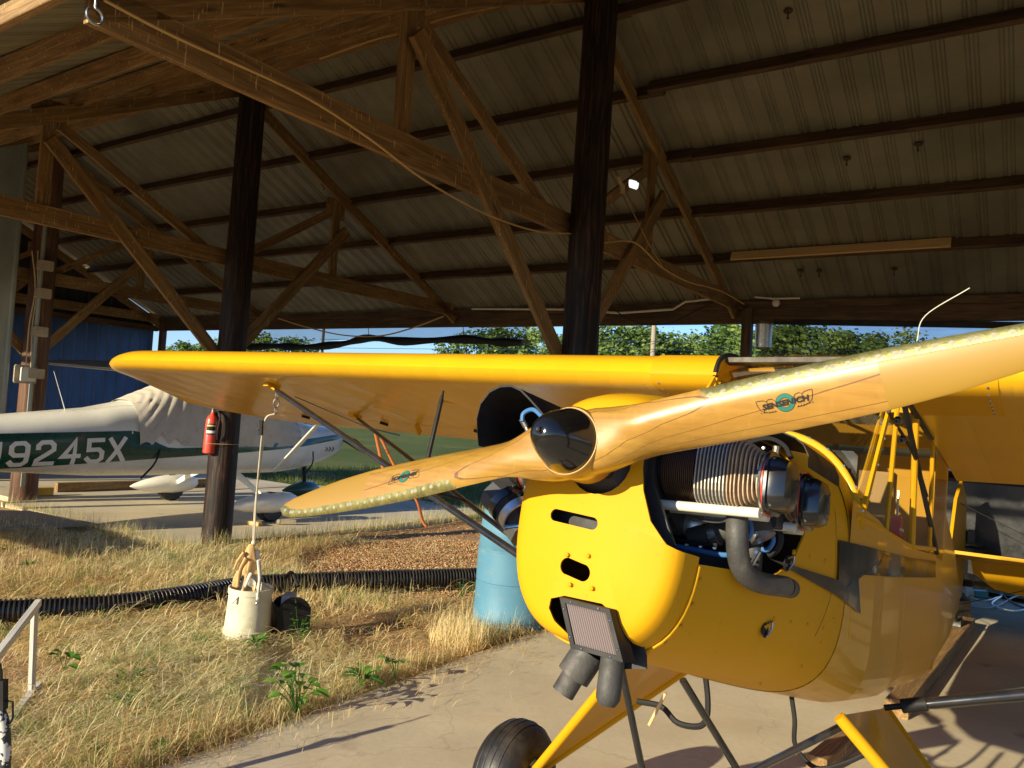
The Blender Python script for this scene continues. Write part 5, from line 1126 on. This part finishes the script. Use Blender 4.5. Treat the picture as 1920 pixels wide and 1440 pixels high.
# registration letters built as chamfered block strokes
GL = {'N': [[(0, 0), (0, 1)], [(0, 1), (.62, 0)], [(.62, 0), (.62, 1)]], '9': [[(.02, .12), (.14, 0), (.48, 0), (.62, .14), (.62, .86), (.48, 1), (.14, 1), (0, .86), (0, .58), (.14, .45), (.62, .45)]],
      '2': [[(0, .76), (0, .86), (.14, 1), (.48, 1), (.62, .86), (.62, .64), (0, .18), (0, 0), (.64, 0)]], '4': [[(.48, 0), (.48, 1), (0, .30), (.66, .30)]],
      '5': [[(.60, 1), (.02, 1), (.02, .56), (.46, .56), (.62, .42), (.62, .14), (.48, 0), (.14, 0), (0, .14)]], 'X': [[(0, 0), (.62, 1)], [(0, 1), (.62, 0)]]}
g = G()
for ch, f0 in zip('N9245X', (-3.21, -2.925, -2.655, -2.39, -2.115, -1.86)):
    for li, ln in enumerate(GL[ch]):
        H_ = .262; w = .026; P_ = [np.array([p[0]*.262, p[1]*H_]) for p in ln]
        # mitred stroke
        L_, R_ = [], []
        for i, p in enumerate(P_):
            d0 = P_[i]-P_[i-1] if i else P_[1]-P_[0]; d1 = P_[i+1]-P_[i] if i < len(P_)-1 else d0; d0 = d0/np.linalg.norm(d0); d1 = d1/np.linalg.norm(d1); n0 = np.array([-d0[1], d0[0]]); n1 = np.array([-d1[1], d1[0]]); m_ = n0+n1; m_ = m_/np.linalg.norm(m_); k = w/max(.45, m_@n0)
            e = (-d0*w if i == 0 else (d0*w if i == len(P_)-1 else 0)); L_.append(p+m_*k+e); R_.append(p-m_*k+e)
        nb = []
        for q in (L_, R_): nb.append([q[i]+(q[i+1]-q[i])*k/10 for i in range(len(q)-1) for k in range(10)]+[q[-1]])
        L_, R_ = nb; P_ = L_; vs = []
        for a, b in zip(L_, R_):
            for q in (a, b): f = f0+q[0]+.01; z = .712+.048*(f+3.1)+q[1]*(.93+.05*(f+3.2)); vs.append(cside(f, z, .015+.001*li))
        g.add(vs, [(2*i, 2*i+1, 2*i+3, 2*i+2) for i in range(len(P_)-1)])
Q('registration_letters', g, WHITE, fz, smooth=False)
g = G()
for k in range(3):
    c = cp_(613+k*7, 849, 1, .5); 
    for sgn in (1, -1): g.add([cside(c[0]-.02, .92+sgn*.035, .012), cside(c[0]+.0, .92+sgn*.035, .012), cside(c[0]+.03, .92, .012), cside(c[0]+.01, .92, .012)], [(0, 1, 2, 3)])
Q('cowl_chevrons', g, BLKM, fz, smooth=False)
GREYU = paint('shaded_white_wing_skin', (.42, .42, .40), .4, .08)  # white paint greyed down: shade under the shed is put into the wing colour
for sg in (-1, 1):
    g = G(); R = []
    for k in range(25):
        r = .35+5.1*k/24; c = 1.62 if r < 2.6 else 1.62-.50*(r-2.6)/2.85; le = .72-(.12*(r-2.6)/2.85 if r > 2.6 else 0); sc_ = 1 if k < 24 else .35; z = 1.90+.028*r
        if k == 24: le -= .15; c *= .75
        R.append([V3(le-c*x, sg*r, z+c*y*sc_*.9) for x, y in ((0, .02), (.03, .06), (.12, .095), (.3, .11), (.6, .08), (1, .012), (1, .0), (.6, -.015), (.3, -.02), (.1, -.015), (.02, 0))])
    g.rings(R); w_ = Q('wing', g, GREYU)
    g = G(); m = 90
    vs = []
    for k in range(m+1):
        r = .9+4.2*k/m; c = 1.62 if r < 2.6 else 1.62-.50*(r-2.6)/2.85; le = .72-(.12*(r-2.6)/2.85 if r > 2.6 else 0); z = 1.90+.028*r-.010-.012*(k % 2); vs += [V3(le-c*.70, sg*r, z-.008), V3(le-c, sg*r, z+.008)]
    g.add(vs, [(2*i, 2*i+1, 2*i+3, 2*i+2) for i in range(m)]); Q('ribbed_flap', g, GREYU, w_, smooth=False)
    g = G(); g.tube([V3(.55, sg*.54, .60), V3(.25, sg*2.5, 1.93)], .04, 12, flat=.45); Q('wing_strut', g, WHITE)
    g = G(); g.tube(smooth_curve([V3(.0, sg*.30, .60), V3(0, sg*.7, .46), V3(.0, sg*1.2, .24)], 6), [.07, .065, .06, .055, .05, .05, .045, .045, .04, .04, .035, .035, .03], 10, flat=.3, up=(1, 0, 0)); gl_ = Q('gear_leg', g, WHITE)
    pr = [(-.62, .01), (-.56, .05), (-.42, .11), (-.2, .165), (0, .19), (.18, .185), (.34, .15), (.42, .09), (.455, .02)]
    g = G(); g.lathe(pr, V3(-.02, sg*1.24, .255), (1, 0, .03), 24, squash=.75, up=(0, 0, 1)); Q('wheel_pant', g, WHITE, gl_)
    g = G(); g.lathe([(-.07, .10), (-.075, .17), (-.05, .20), (.05, .20), (.075, .17), (.07, .10)], V3(0, sg*1.24, .20), (0, 1, 0), 28); Q('tyre', g, RUB, gl_)
g = G(); g.tube([V3(1.5, 0, .72), V3(1.55, 0, .30)], [.035, .03], 10); g.lathe([(-.06, .08), (-.06, .17), (.06, .17), (.06, .08)], V3(1.58, 0, .18), (0, 1, 0), 24); ng = Q('nose_gear', g, BLKM)
g = G(); g.lathe([(-.42, .01), (-.3, .07), (-.05, .14), (.15, .13), (.28, .04)], V3(1.55, 0, .24), (1, 0, 0), 20); Q('nose_wheel_pant', g, GREEN, ng)
g = G(); g.lathe([(0, .17), (.06, .15), (.16, .09), (.22, .02)], V3(2.0, 0, 1.08), (1, 0, 0), 24); Q('spinner', g, WHITE)
g = G(); g.tube([V3(2.06, .1, 1.12), V3(2.05, .55, 1.02), V3(2.04, .98, .86)], [.03, .075, .04], 12, flat=.2, up=(1, 0, 0)); g.tube([V3(2.06, -.1, 1.06), V3(2.05, -.55, 1.16), V3(2.04, -.98, 1.3)], [.03, .075, .04], 12, flat=.2, up=(1, 0, 0)); Q('propeller', g, BLKM)
a_ = cp_(126, 783, 1, .1); b_ = cp_(101, 696, 1, .1); g = G(); g.tube([a_, b_], [.006, .003], 6); Q('aerial', g, paint('aerial_white', (.7, .7, .65), .4))
for sg in (1, -1): g = G(); g.prism([(-5.6, .1), (-5.75, 1.6), (-6.5, 1.65), (-6.6, .1)], lambda u, v, d: V3(u, sg*v, 1.12+d), -.03, .03); Q('tailplane', g, WHITE)
g = G(); g.prism([(-5.2, 1.15), (-6.0, 2.4), (-6.5, 2.5), (-6.7, 1.1)], lambda u, v, d: V3(u, d, v), -.04, .04); Q('fin', g, WHITE)

# ================================================================== things around the aeroplanes
# red extinguisher strapped to the pole
def depthp(x, y, d): r = ray(x, y); return CAM+r*d/r[1]
pc = W(BAY, 0, 0); ec = depthp(391, 850, pc[1]-.16); fe = thing('fire_extinguisher', 'red fire extinguisher strapped to the left side of the dark pole', 'extinguisher', ec)
g = G(); g.lathe([(0, .055), (.01, .066), (.36, .066), (.40, .055), (.43, .028), (.46, .02)], ec, (.035, 0, 1), 28); mesh_obj('cylinder', g, RED, fe)
t_ = ec+V3(.016, 0, .46); g = G(); g.tube([t_, t_+V3(0, 0, .05)], .02, 12); mesh_obj('valve', g, STEEL, fe)
g = G(); g.beam(t_+V3(-.02, -.01, .05), t_+V3(.10, -.02, .075), .02, .012); g.beam(t_+V3(-.02, -.01, .035), t_+V3(.08, -.02, .02), .02, .01); mesh_obj('handle', g, BLKM, fe)
g = G(); g.tube(smooth_curve([t_+V3(.02, -.02, .03), t_+V3(.09, -.03, -.03), t_+V3(.085, -.05, -.2), t_+V3(.08, -.03, -.30)], 6), .011, 8); mesh_obj('hose', g, BLKM, fe)
g = G(); n = 10
for (z0, z1, mt, nm) in ((.21, .33, BLKM, 'label'), (.225, .255, WHITE, 'label_panel'), (.30, .318, paint('label_yellow', (.6, .5, .15), .5), 'label_panel')):
    g = G(); vs = []
    for k in range(n+1):
        a = -2.0+1.5*k/n; rr = .0668 if nm == 'label' else .0676
        for z in (z0, z1): vs.append(ec+V3(.035*z+rr*cos(a), rr*sin(a), z))
    g.add(vs, [(2*i, 2*i+1, 2*i+3, 2*i+2) for i in range(n)]); mesh_obj(nm, g, mt, fe)
g = G(); cc_ = pc+V3(.0, 0, 1.30-.08); ring = [cc_+V3(.165*cos(a), .165*sin(a), .012*sin(3*a)) for a in np.linspace(0, 2*pi, 20)]; rr_ = []
zc = depthp(405, 832, pc[1]-.16)[2]; e3 = ec+V3(.01, 0, zc-ec[2]); 
ring = [pc*V3(1, 1, 0)+V3(0, 0, zc)+V3(.168*cos(a), .168*sin(a), 0) for a in np.linspace(-.95, 3.6, 18)]+[e3+V3(-.075, .02, 0), e3+V3(-.04, -.07, 0), e3+V3(.05, -.06, 0)]; ring.append(ring[0])
g.tube(ring, .0035, 6); single('tie_wire', g, WTAN, 'thin tie wire wrapped round the pole and extinguisher', 'wire')
# tie-down line from the wing strut to the bucket
top = A(*(V3(-1.43, -.36, -.52)+(V3(-1.84, -3.55, .55)-V3(-1.43, -.36, -.52))*.975)); bk = gp(462, 1196); bk = bk+V3(0, .0, 0); kn = depthp(476, 1018, bk[1]+.02)
td = thing('tie_down', 'grey rope and ratchet strap hanging from the wing strut down to the white bucket', 'tie-down', kn)
g = G(); 
for k in range(3): c = top-ZB*(.03+.05*k); g.tube([c+V3(.018*cos(a)*(k % 2), .018*cos(a)*((k+1) % 2), .026*sin(a)) if True else c for a in np.linspace(0, 2*pi, 14)], .004, 6)
mesh_obj('shackle', g, STEEL, td)
pts = [top-ZB*.15, depthp(496, 790, top[1]), depthp(486, 870, (top[1]+bk[1])/2), depthp(480, 945, bk[1]), kn]
g = G(); g.tube(smooth_curve(pts, 8), .006, 8); g.tube(smooth_curve([p+V3(.014*sin(i*1.3), .01, 0) for i, p in enumerate(pts)], 8), .004, 6); mesh_obj('rope', g, paint('pale_rope', (.50, .44, .32), .8, bump=.5, bscale=300), td)
g = G(); c = depthp(490, 802, top[1]); g.beam(c+V3(0, 0, .05), c-V3(0, 0, .05), .03, .02, (1, 0, 0)); g.tube([c+V3(.015, 0, .06), c+V3(-.02, 0, -.02)], .008, 6); mesh_obj('ratchet', g, BLKM, td)
g = G(); g.ball(kn, .02, 10); g.ball(depthp(482, 925, bk[1]), .012, 8); mesh_obj('knot', g, paint('knot_rope', (.5, .44, .32), .8), td)
# bucket
bt_ = thing('bucket', 'cream plastic bucket full of ballast standing in the dry grass', 'bucket', bk); CRM = paint('cream_plastic', (.60, .56, .40), .55, .06, bump=.2, bscale=30, dirt=(.30, .22, .12), dscale=8, damt=.55)
g = G(); g.lathe([(0, .158), (.0, .163), (.07, .160), (.072, .153), (.31, .142), (.312, .150), (.35, .150), (.352, .143), (.335, .138), (.30, .135)], bk, (.02, 0, 1), 40); mesh_obj('shell', g, CRM, bt_)
g = G(); g.ball(bk+V3(.09, -.118, .27), .009, 8); g.tube(smooth_curve([bk+V3(-.135, .0, .33), bk+V3(-.03, .12, .37), bk+V3(.14, .03, .335)], 6), .003, 6); mesh_obj('bail', g, STEEL, bt_)
g = G(); g.lathe([(0, .14), (.01, .10), (.02, 0)], bk+V3(0, 0, .29), ZB, 20); mesh_obj('ballast', g, CONC, bt_)
# leather-coloured rag draped on the knot
rg_ = thing('leather_glove', 'tan leather work glove draped over the rope above the bucket', 'glove', kn-ZB*.03); TAN = paint('tan_leather', (.50, .32, .13), .85, .15, bump=.5, bscale=60, dirt=(.22, .13, .06), damt=.5); WCL = paint('white_cuff', (.62, .60, .52), .9, .08, bump=.4, bscale=80)
def drape(c, H, w0, w1, ph, n=40, m=26, thin=.4):
    g = G(); R = []
    for j in range(m+1):
        t = j/m; w = (w0+(w1-w0)*t**.8)*(1-.25*max(0, t-.85)*5); z = c[2]-H*t*(1)
        R.append([V3(c[0]-.03*t+w*cos(a)*(1+.22*sin(3*a+ph+2*t)*t), c[1]+thin*w*sin(a)*(1+.35*sin(4*a+ph)*t), z-(.05*sin(2*a+ph)+.03*sin(5*a+ph))*t) for a in np.linspace(0, 2*pi, n, endpoint=False)])
    g.rings(R, (True, False)); return g
mesh_obj('palm', drape(kn+V3(-.012, -.015, -.006), .255, .016, .088, .6, thin=.5), TAN, rg_); 
def finger(p0, p1, p2, r, m_): g = G(); q = smooth_curve([p0, p1, p2], 6); g.tube(q, [r*(1-.35*i/(len(q)-1)) for i in range(len(q))], 10, flat=.7); g.ball(q[-1], r*.66, 8); return mesh_obj('finger', g, m_, rg_)
dp = lambda x, y, o=0: depthp(x, y, bk[1]-.03-o)
finger(dp(462, 1045), dp(450, 1070), dp(446, 1098), .020, TAN); finger(dp(470, 1052), dp(463, 1080), dp(455, 1112, .10), .022, TAN); finger(dp(458, 1035), dp(446, 1052), dp(440, 1066), .017, TAN); finger(dp(485, 1050), dp(487, 1085), dp(483, 1122, .12), .019, WCL); finger(dp(470, 1075), dp(456, 1105, .08), dp(436, 1130, .13), .012, WCL)
mesh_obj('cuff', drape(kn+V3(.012, .012, -.05), .24, .03, .055, 2.1, thin=.6), WCL, rg_)
# black tool bag beside the bucket
bb_ = gp(540, 1192); tb = thing('tool_bag', 'black open tool bag with round end panel leaning beside the bucket', 'bag', bb_)
def endp(c, d, w, h, th):
    g = G(); pl = [(-w, 0), (w, 0), (w, h*.55)]+[(w*cos(a), h*.62+w*1.0*sin(a)) for a in np.linspace(.1, pi-.1, 16)]+[(-w, h*.55)]
    e = np.cross(d, ZB); g.prism(pl, lambda u, v, k: c+e*u+ZB*v+d*k, 0, th); return g
dd = nrm(V3(-.5, .85, 0)); mesh_obj('end_panel', endp(bb_+V3(.05, -.06, 0), dd, .115, .27, .02), BLKM, tb); mesh_obj('end_panel', endp(bb_+V3(-.07, .14, 0), dd, .10, .24, .02), BLKM, tb)
g = G(); e = np.cross(dd, ZB)
for sgn in (1, -1): g.beam(bb_+V3(.05, -.06, .11)+e*.105*sgn, bb_+V3(-.07, .14, .11)+e*.105*sgn, .015, .20)
g.beam(bb_+V3(.04, -.04, .02), bb_+V3(-.06, .13, .02), .2, .03); mesh_obj('side_panels', g, BLKM, tb)
g = G(); g.tube(smooth_curve([bb_+V3(.06, -.05, .36), bb_+V3(-.02, .05, .43), bb_+V3(-.09, .15, .36)], 6), .012, 8); mesh_obj('carry_handle', g, BLKM, tb)
g = G(); g.box(bb_+V3(-.02, .03, .24), .07, .14, .09); mesh_obj('pouch_content', g, paint('grey_tool', (.3, .3, .3), .5), tb)
# corrugated drain hose
path = smooth_curve([gp(-420, 1190)+ZB*.075, gp(-160, 1172)+ZB*.075, gp(0, 1168)+ZB*.08, gp(200, 1156)+ZB*.08, gp(330, 1140)+ZB*.08, gp(450, 1118)+ZB*.078, gp(560, 1109)+ZB*.078, gp(700, 1103)+ZB*.08, gp(885, 1097)+ZB*.08, gp(1010, 1090)+ZB*.08, gp(1060, 1085)+ZB*.07], 60)
Ls = np.cumsum([0]+[np.linalg.norm(b-a) for a, b in zip(path[:-1], path[1:])]); pa = np.array(path); step = .0075; ss = np.arange(0, Ls[-1], step); pp_ = np.stack([np.interp(ss, Ls, pa[:, i]) for i in range(3)], 1)
g = G(); g.tube(list(pp_), [.083 if k % 4 in (0, 1) else .070 for k in range(len(pp_))], 22); single('corrugated_hose', g, paint('black_polythene', (.016, .016, .017), .35, .2, dirt=(.12, .09, .06), dscale=7, damt=.3), 'thick black corrugated drain hose lying across the ground', 'hose', base=gp(450, 1120))
# blue drum
db = V3(.095, 6.33, -.02); dr = thing('blue_drum', 'pale blue plastic drum standing behind the yellow aeroplane nose', 'drum', db)
def mk_drum():
    s = N('faded_blue_plastic'); co = s.coord(); c = s.ramp(s.noise(co, 2.2, 5), [(.3, (.065, .185, .28)), (.7, (.095, .235, .34))]); d = s.ramp(s.noise(s.coord(scale=(3, 3, 9)), 2.5, 8, .7), [(.56, (0, 0, 0)), (.74, (.7,)*3)]); c = s.mix(d, c, (.22, .26, .18))
    s.bump(s.noise(co, 8, 4), .2, .01); return s.fin(c, .5, 0, .4)
DRM = mk_drum(); g = G(); g.lathe([(0, .26), (.005, .285), (.05, .293), (.055, .286), (.075, .286), (.08, .293), (.14, .291), (.16, .286), (.34, .283), (.345, .279), (.36, .279), (.365, .284), (.60, .280), (.605, .275), (.62, .275), (.625, .278), (.85, .262), (.90, .245), (.915, .235), (.92, .20), (.90, .19), (.90, .0)], db, ZB, 56); mesh_obj('shell', g, DRM, dr)
for a in (3.9, 5.2): g = G(); g.lathe([(0, .035), (.03, .035), (.03, 0)], db+V3(.12*cos(a), .12*sin(a), .90), ZB, 16); mesh_obj('bung', g, DRM, dr)
# white timber frame at the lower left
fr0 = gp(66, 1300); wf = thing('wooden_frame', 'white painted timber frame standing in the dry grass at the left edge', 'frame', fr0); WTM = mk_timber('whitewashed_timber', (.50, .47, .40), (.66, .62, .54), (.74, .71, .64), .25, False)
dF = fr0[1]; tA = depthp(72, 1130, dF+.02); tB = depthp(-40, 1275, dF-.95); g = G(); g.beam(tA, tB, .03, .038); mesh_obj('top_rail', g, WTM, wf)
g = G(); g.beam(depthp(57, 1325, dF-.05)*V3(1, 1, 0)+ZB*.0, depthp(65, 1145, dF-.03), .035, .022, (1, 0, 0)); mesh_obj('upright', g, WTM, wf)
g = G(); g.beam(gp(72, 1292)+ZB*.02, gp(-30, 1420)+ZB*.02, .035, .04); mesh_obj('bottom_rail', g, WTM, wf)
dq = 3.0; c0 = depthp(3, 1440, dq); pst = thing('speckled_post', 'white post with dark flaking patches and a black latch at the left edge', 'post', c0*V3(1, 1, 0))
def mk_speck():
    s = N('flaked_white_paint'); co = s.coord(); c = s.ramp(s.noise(co, 26, 4, .6), [(.46, (.62, .60, .52)), (.5, (.02, .03, .03))], 'CONSTANT'); return s.fin(c, .5)
g = G(); g.tube(smooth_curve([c0*V3(1, 1, 0), depthp(8, 1440, dq), depthp(8, 1380, dq), depthp(3, 1345, dq), depthp(-12, 1325, dq)], 6), .022, 14); mesh_obj('post', g, mk_speck(), pst)
g = G(); g.beam(depthp(4, 1275, dq), depthp(4, 1330, dq), .03, .03, (1, 0, 0)); g.tube([depthp(10, 1313, dq), depthp(24, 1316, dq), depthp(24, 1345, dq), depthp(19, 1356, dq), depthp(12, 1354, dq)], .004, 6); mesh_obj('latch', g, BLKM, pst)
g = G(); g.tube(smooth_curve([depthp(2, 1280, dq), depthp(1, 1255, dq), depthp(-8, 1232, dq)], 5), .006, 6); mesh_obj('latch_wire', g, BLKM, pst)
# chocks, blocks and lumber by the white aeroplane
def block(name, label, cat, a, b, w, h, mat, up=(0, 0, 1)): g = G(); g.beam(a, b, w, h, up); return single(name, g, mat, label, cat)
c = gp(478, 984); block('wheel_chock', 'pale wooden chock in front of the near wheel of the white aeroplane', 'chock', c+V3(-.09, 0, .03), c+V3(.10, -.10, .025), .07, .05, TIMBL)
c = gp(528, 984); g = G(); g.tube([c+V3(-.06, 0, .035), c+V3(-.02, 0, .035)], .035, 12); g.beam(c+V3(-.02, 0, .035), c+V3(.17, .06, .04), .06, .055); single('wheel_chock', g, TIMBG, 'grey weathered chock with round end, right of the pale chock', 'chock')
block('timber_beam', 'long reddish timber beam lying behind the white aeroplane tail', 'timber', gp(105, 922)+ZB*.07, gp(395, 912)+ZB*.07, .10, .14, TIMB)
block('timber_block', 'short yellow painted block lying left of the reddish timber beam', 'timber', gp(44, 930)+ZB*.06, gp(97, 928)+ZB*.06, .12, .12, mk_timber('yellow_block', (.42, .24, .04), (.52, .32, .06), (.6, .4, .1), .2, False))
def sheet(label, pts, z, mat): g = G(); q = [gp(*p) for p in pts]; g.add([p+ZB*z for p in q]+[p+ZB*(z-.018) for p in q], [(0, 1, 2, 3), (7, 6, 5, 4)]+[(i, 4+i, 4+(i+1) % 4, (i+1) % 4) for i in range(4)]); return single('plywood_sheet', g, mat, label, 'board', smooth=False)
sheet('weathered plywood sheet on the ground left of the far slab corner', [(-90, 962), (55, 965), (186, 990), (-60, 1004)], .05, TIMBG)
g = G(); g.tube([gp(262, 884)+V3(0, 0, 0), gp(262, 884)+V3(0, 0, .0)+ZB*.0+V3(0, 0, .4)], .04, 8); single('jack_stand', g, TIMBL, 'pale wooden prop standing under the tail of the white aeroplane', 'prop')
# orange straps on the rear strut
OR = paint('orange_webbing', (.62, .20, .06), .7, .12)
for pts, lb_ in ((((704, 812), (712, 850), (720, 885)), 'orange strap hanging from the rear wing strut, left of two'), (((712, 816), (728, 850), (744, 882)), 'orange strap hanging from the rear wing strut, right of two'), (((765, 922), (782, 940), (792, 975), (800, 988)), 'frayed orange strap end trailing below the propeller blade')):
    g = G(); q = [A(*ap(x, y, 0, -2.75)) for x, y in pts]; g.tube(smooth_curve(q, 5), .014, 6, flat=.25); single('orange_strap', g, OR, lb_, 'strap')
# ---- right-hand side of the shed
block('timber_beam', 'long dark timber lying on the floor behind the fuselage', 'timber', gp(1680, 1345)+ZB*.05, gp(1812, 1178)+ZB*.05, .13, .10, TIMB)
block('timber_beam', 'dark timber block on the slab under the right landing gear', 'timber', gp(1530, 1450)+ZB*.04, gp(1605, 1385)+ZB*.04, .10, .08, TIMB)
for k in range(2): block('timber_block', ['lower short brown block of the stack beside the tail of the yellow aeroplane', 'upper short brown block of the stack beside the tail of the yellow aeroplane'][k], 'timber', gp(1766, 1166)+ZB*(.05+.095*k), gp(1803, 1160)+ZB*(.05+.095*k), .16, .09, TIMB)
tr = thing('black_trailer', 'glossy black trailer body standing in the shade at the right of the shed', 'trailer', W(-3.5, 3.2))
o_ = W(-.9, 3.0); g = G(); g.beam(W(-1.0, 3.5, .85), W(-5.6, 3.5, .85), 1.3, 1.05); body = mesh_obj('body', g, paint('trailer_black', (.009, .009, .010), .3, .2, coat=.25, crough=.05), tr)
g = G(); g.beam(W(-1.0, 2.845, 1.30), W(-5.6, 2.845, 1.30), .012, .03); mesh_obj('trim_rail', g, BLKM, body)
for s in (-2.2, -4.4):
    g = G(); c = W(s, 2.9, .30); g.lathe([(-.08, .15), (-.10, .27), (-.07, .30), (.07, .30), (.10, .27), (.08, .15)], c, SB, 32); wl = mesh_obj('wheel', g, RUB, tr); g = G(); g.lathe([(-.085, .15), (-.09, .05), (-.10, 0)], c, SB, 24); mesh_obj('rim', g, ALU, wl)
wc = sp(1790, 1002, 1, 2.6); wn_ = thing('winch', 'small electric winch on a bracket in front of the black trailer', 'winch', wc)
g = G(); g.tube([wc-LB*-.10, wc+LB*-.10], .05, 18); mesh_obj('drum', g, BLKM, wn_)
g = G(); g.box(wc+LB*.15, .12, .14, .12, LB, SB); g.box(wc-LB*.13, .05, .14, .13, LB, SB); mesh_obj('motor', g, paint('winch_motor', (.06, .06, .06), .4), wn_)
g = G(); g.tube([wc-SB*.08+LB*.04-ZB*.04, wc-SB*.08-LB*.05-ZB*.04], .012, 8); g.tube([wc-SB*.08+LB*.04+ZB*.03, wc-SB*.08-LB*.05+ZB*.03], .010, 8); g.tube([wc-SB*.08+LB*.04+ZB*.04, wc-SB*.08+LB*.04-ZB*.06], .009, 8); mesh_obj('fairlead', g, ALU, wn_)
g = G(); g.beam(wc-ZB*.09+LB*.25, wc-ZB*.09-LB*.25, .18, .02); g.beam(wc-ZB*.1, wc*V3(1, 1, 0), .05, .05, SB); mesh_obj('bracket', g, BLKM, wn_)
for lab, pts, m_ in (('white extension cord lying in loops on the floor at the right edge', ((1775, 1100), (1810, 1118), (1850, 1128), (1880, 1118), (1860, 1135), (1900, 1148), (1940, 1140)), WHITE), ('black extension cord tangled with the white cord on the floor', ((1770, 1085), (1800, 1100), (1835, 1112), (1865, 1105), (1895, 1130), (1940, 1150)), BLKM), ('grey cord running along the floor behind the other two', ((1780, 1125), (1830, 1142), (1870, 1138), (1905, 1120), (1945, 1115)), paint('grey_cord', (.3, .3, .3), .5))):
    g = G(); g.tube(smooth_curve([gp(*p)+ZB*.012 for p in pts], 8), .008, 6); single('extension_cord', g, m_, lab, 'cord')
c = gp(1800, 1118); g = drape(c+V3(0, 0, .30), .30, .05, .16, 1.2, thin=.7); single('cloth_heap', g, paint('white_black_cloth', (.45, .43, .40), .9, .3), 'crumpled white cloth heaped by the tail of the yellow aeroplane', 'cloth')
c = gp(1836, 1120); g = G(); g.box(c+ZB*.04, .14, .09, .07); single('tool_case', g, paint('teal_plastic', (.05, .25, .28), .5), 'small teal plastic case among the cords on the floor', 'case')
g = G(); g.tube([gp(1695, 1322)+ZB*.006, gp(1925, 1290)+ZB*.006], .006, 6); single('metal_rod', g, paint('pale_rod', (.6, .56, .42), .4), 'thin pale rod lying on the floor behind the black strut', 'rod')
# pale joint across the slab, and litter blown onto it
g = G(); q = [gp(x, y)+ZB*.0012 for x, y in ((905, 1200), (1060, 1246), (1350, 1322), (1600, 1386), (1960, 1480))]; vs = []
for i, p in enumerate(q): vs += [p-V3(-.005, .012, 0), p+V3(-.005, .012, 0)]
g.add(vs, [(2*i, 2*i+1, 2*i+3, 2*i+2) for i in range(len(q)-1)]); struct('slab_joint', g, paint('joint_mortar', (.55, .44, .28), .9, .2, scale=20), smooth=False)
def lit_place():
    t = random.uniform(-4, .4); p = W(.05-abs(random.gauss(0, .22)), t, .003); return p, 1
g = lying(420, lit_place, .03, .16, .0013, lambda p: random.uniform(0, 3.1), lambda: (.0, .8), .006); single('straw_litter', g, STRAW, 'loose straws and twigs blown over the edge of the concrete', 'litter', kind='stuff', smooth=False)
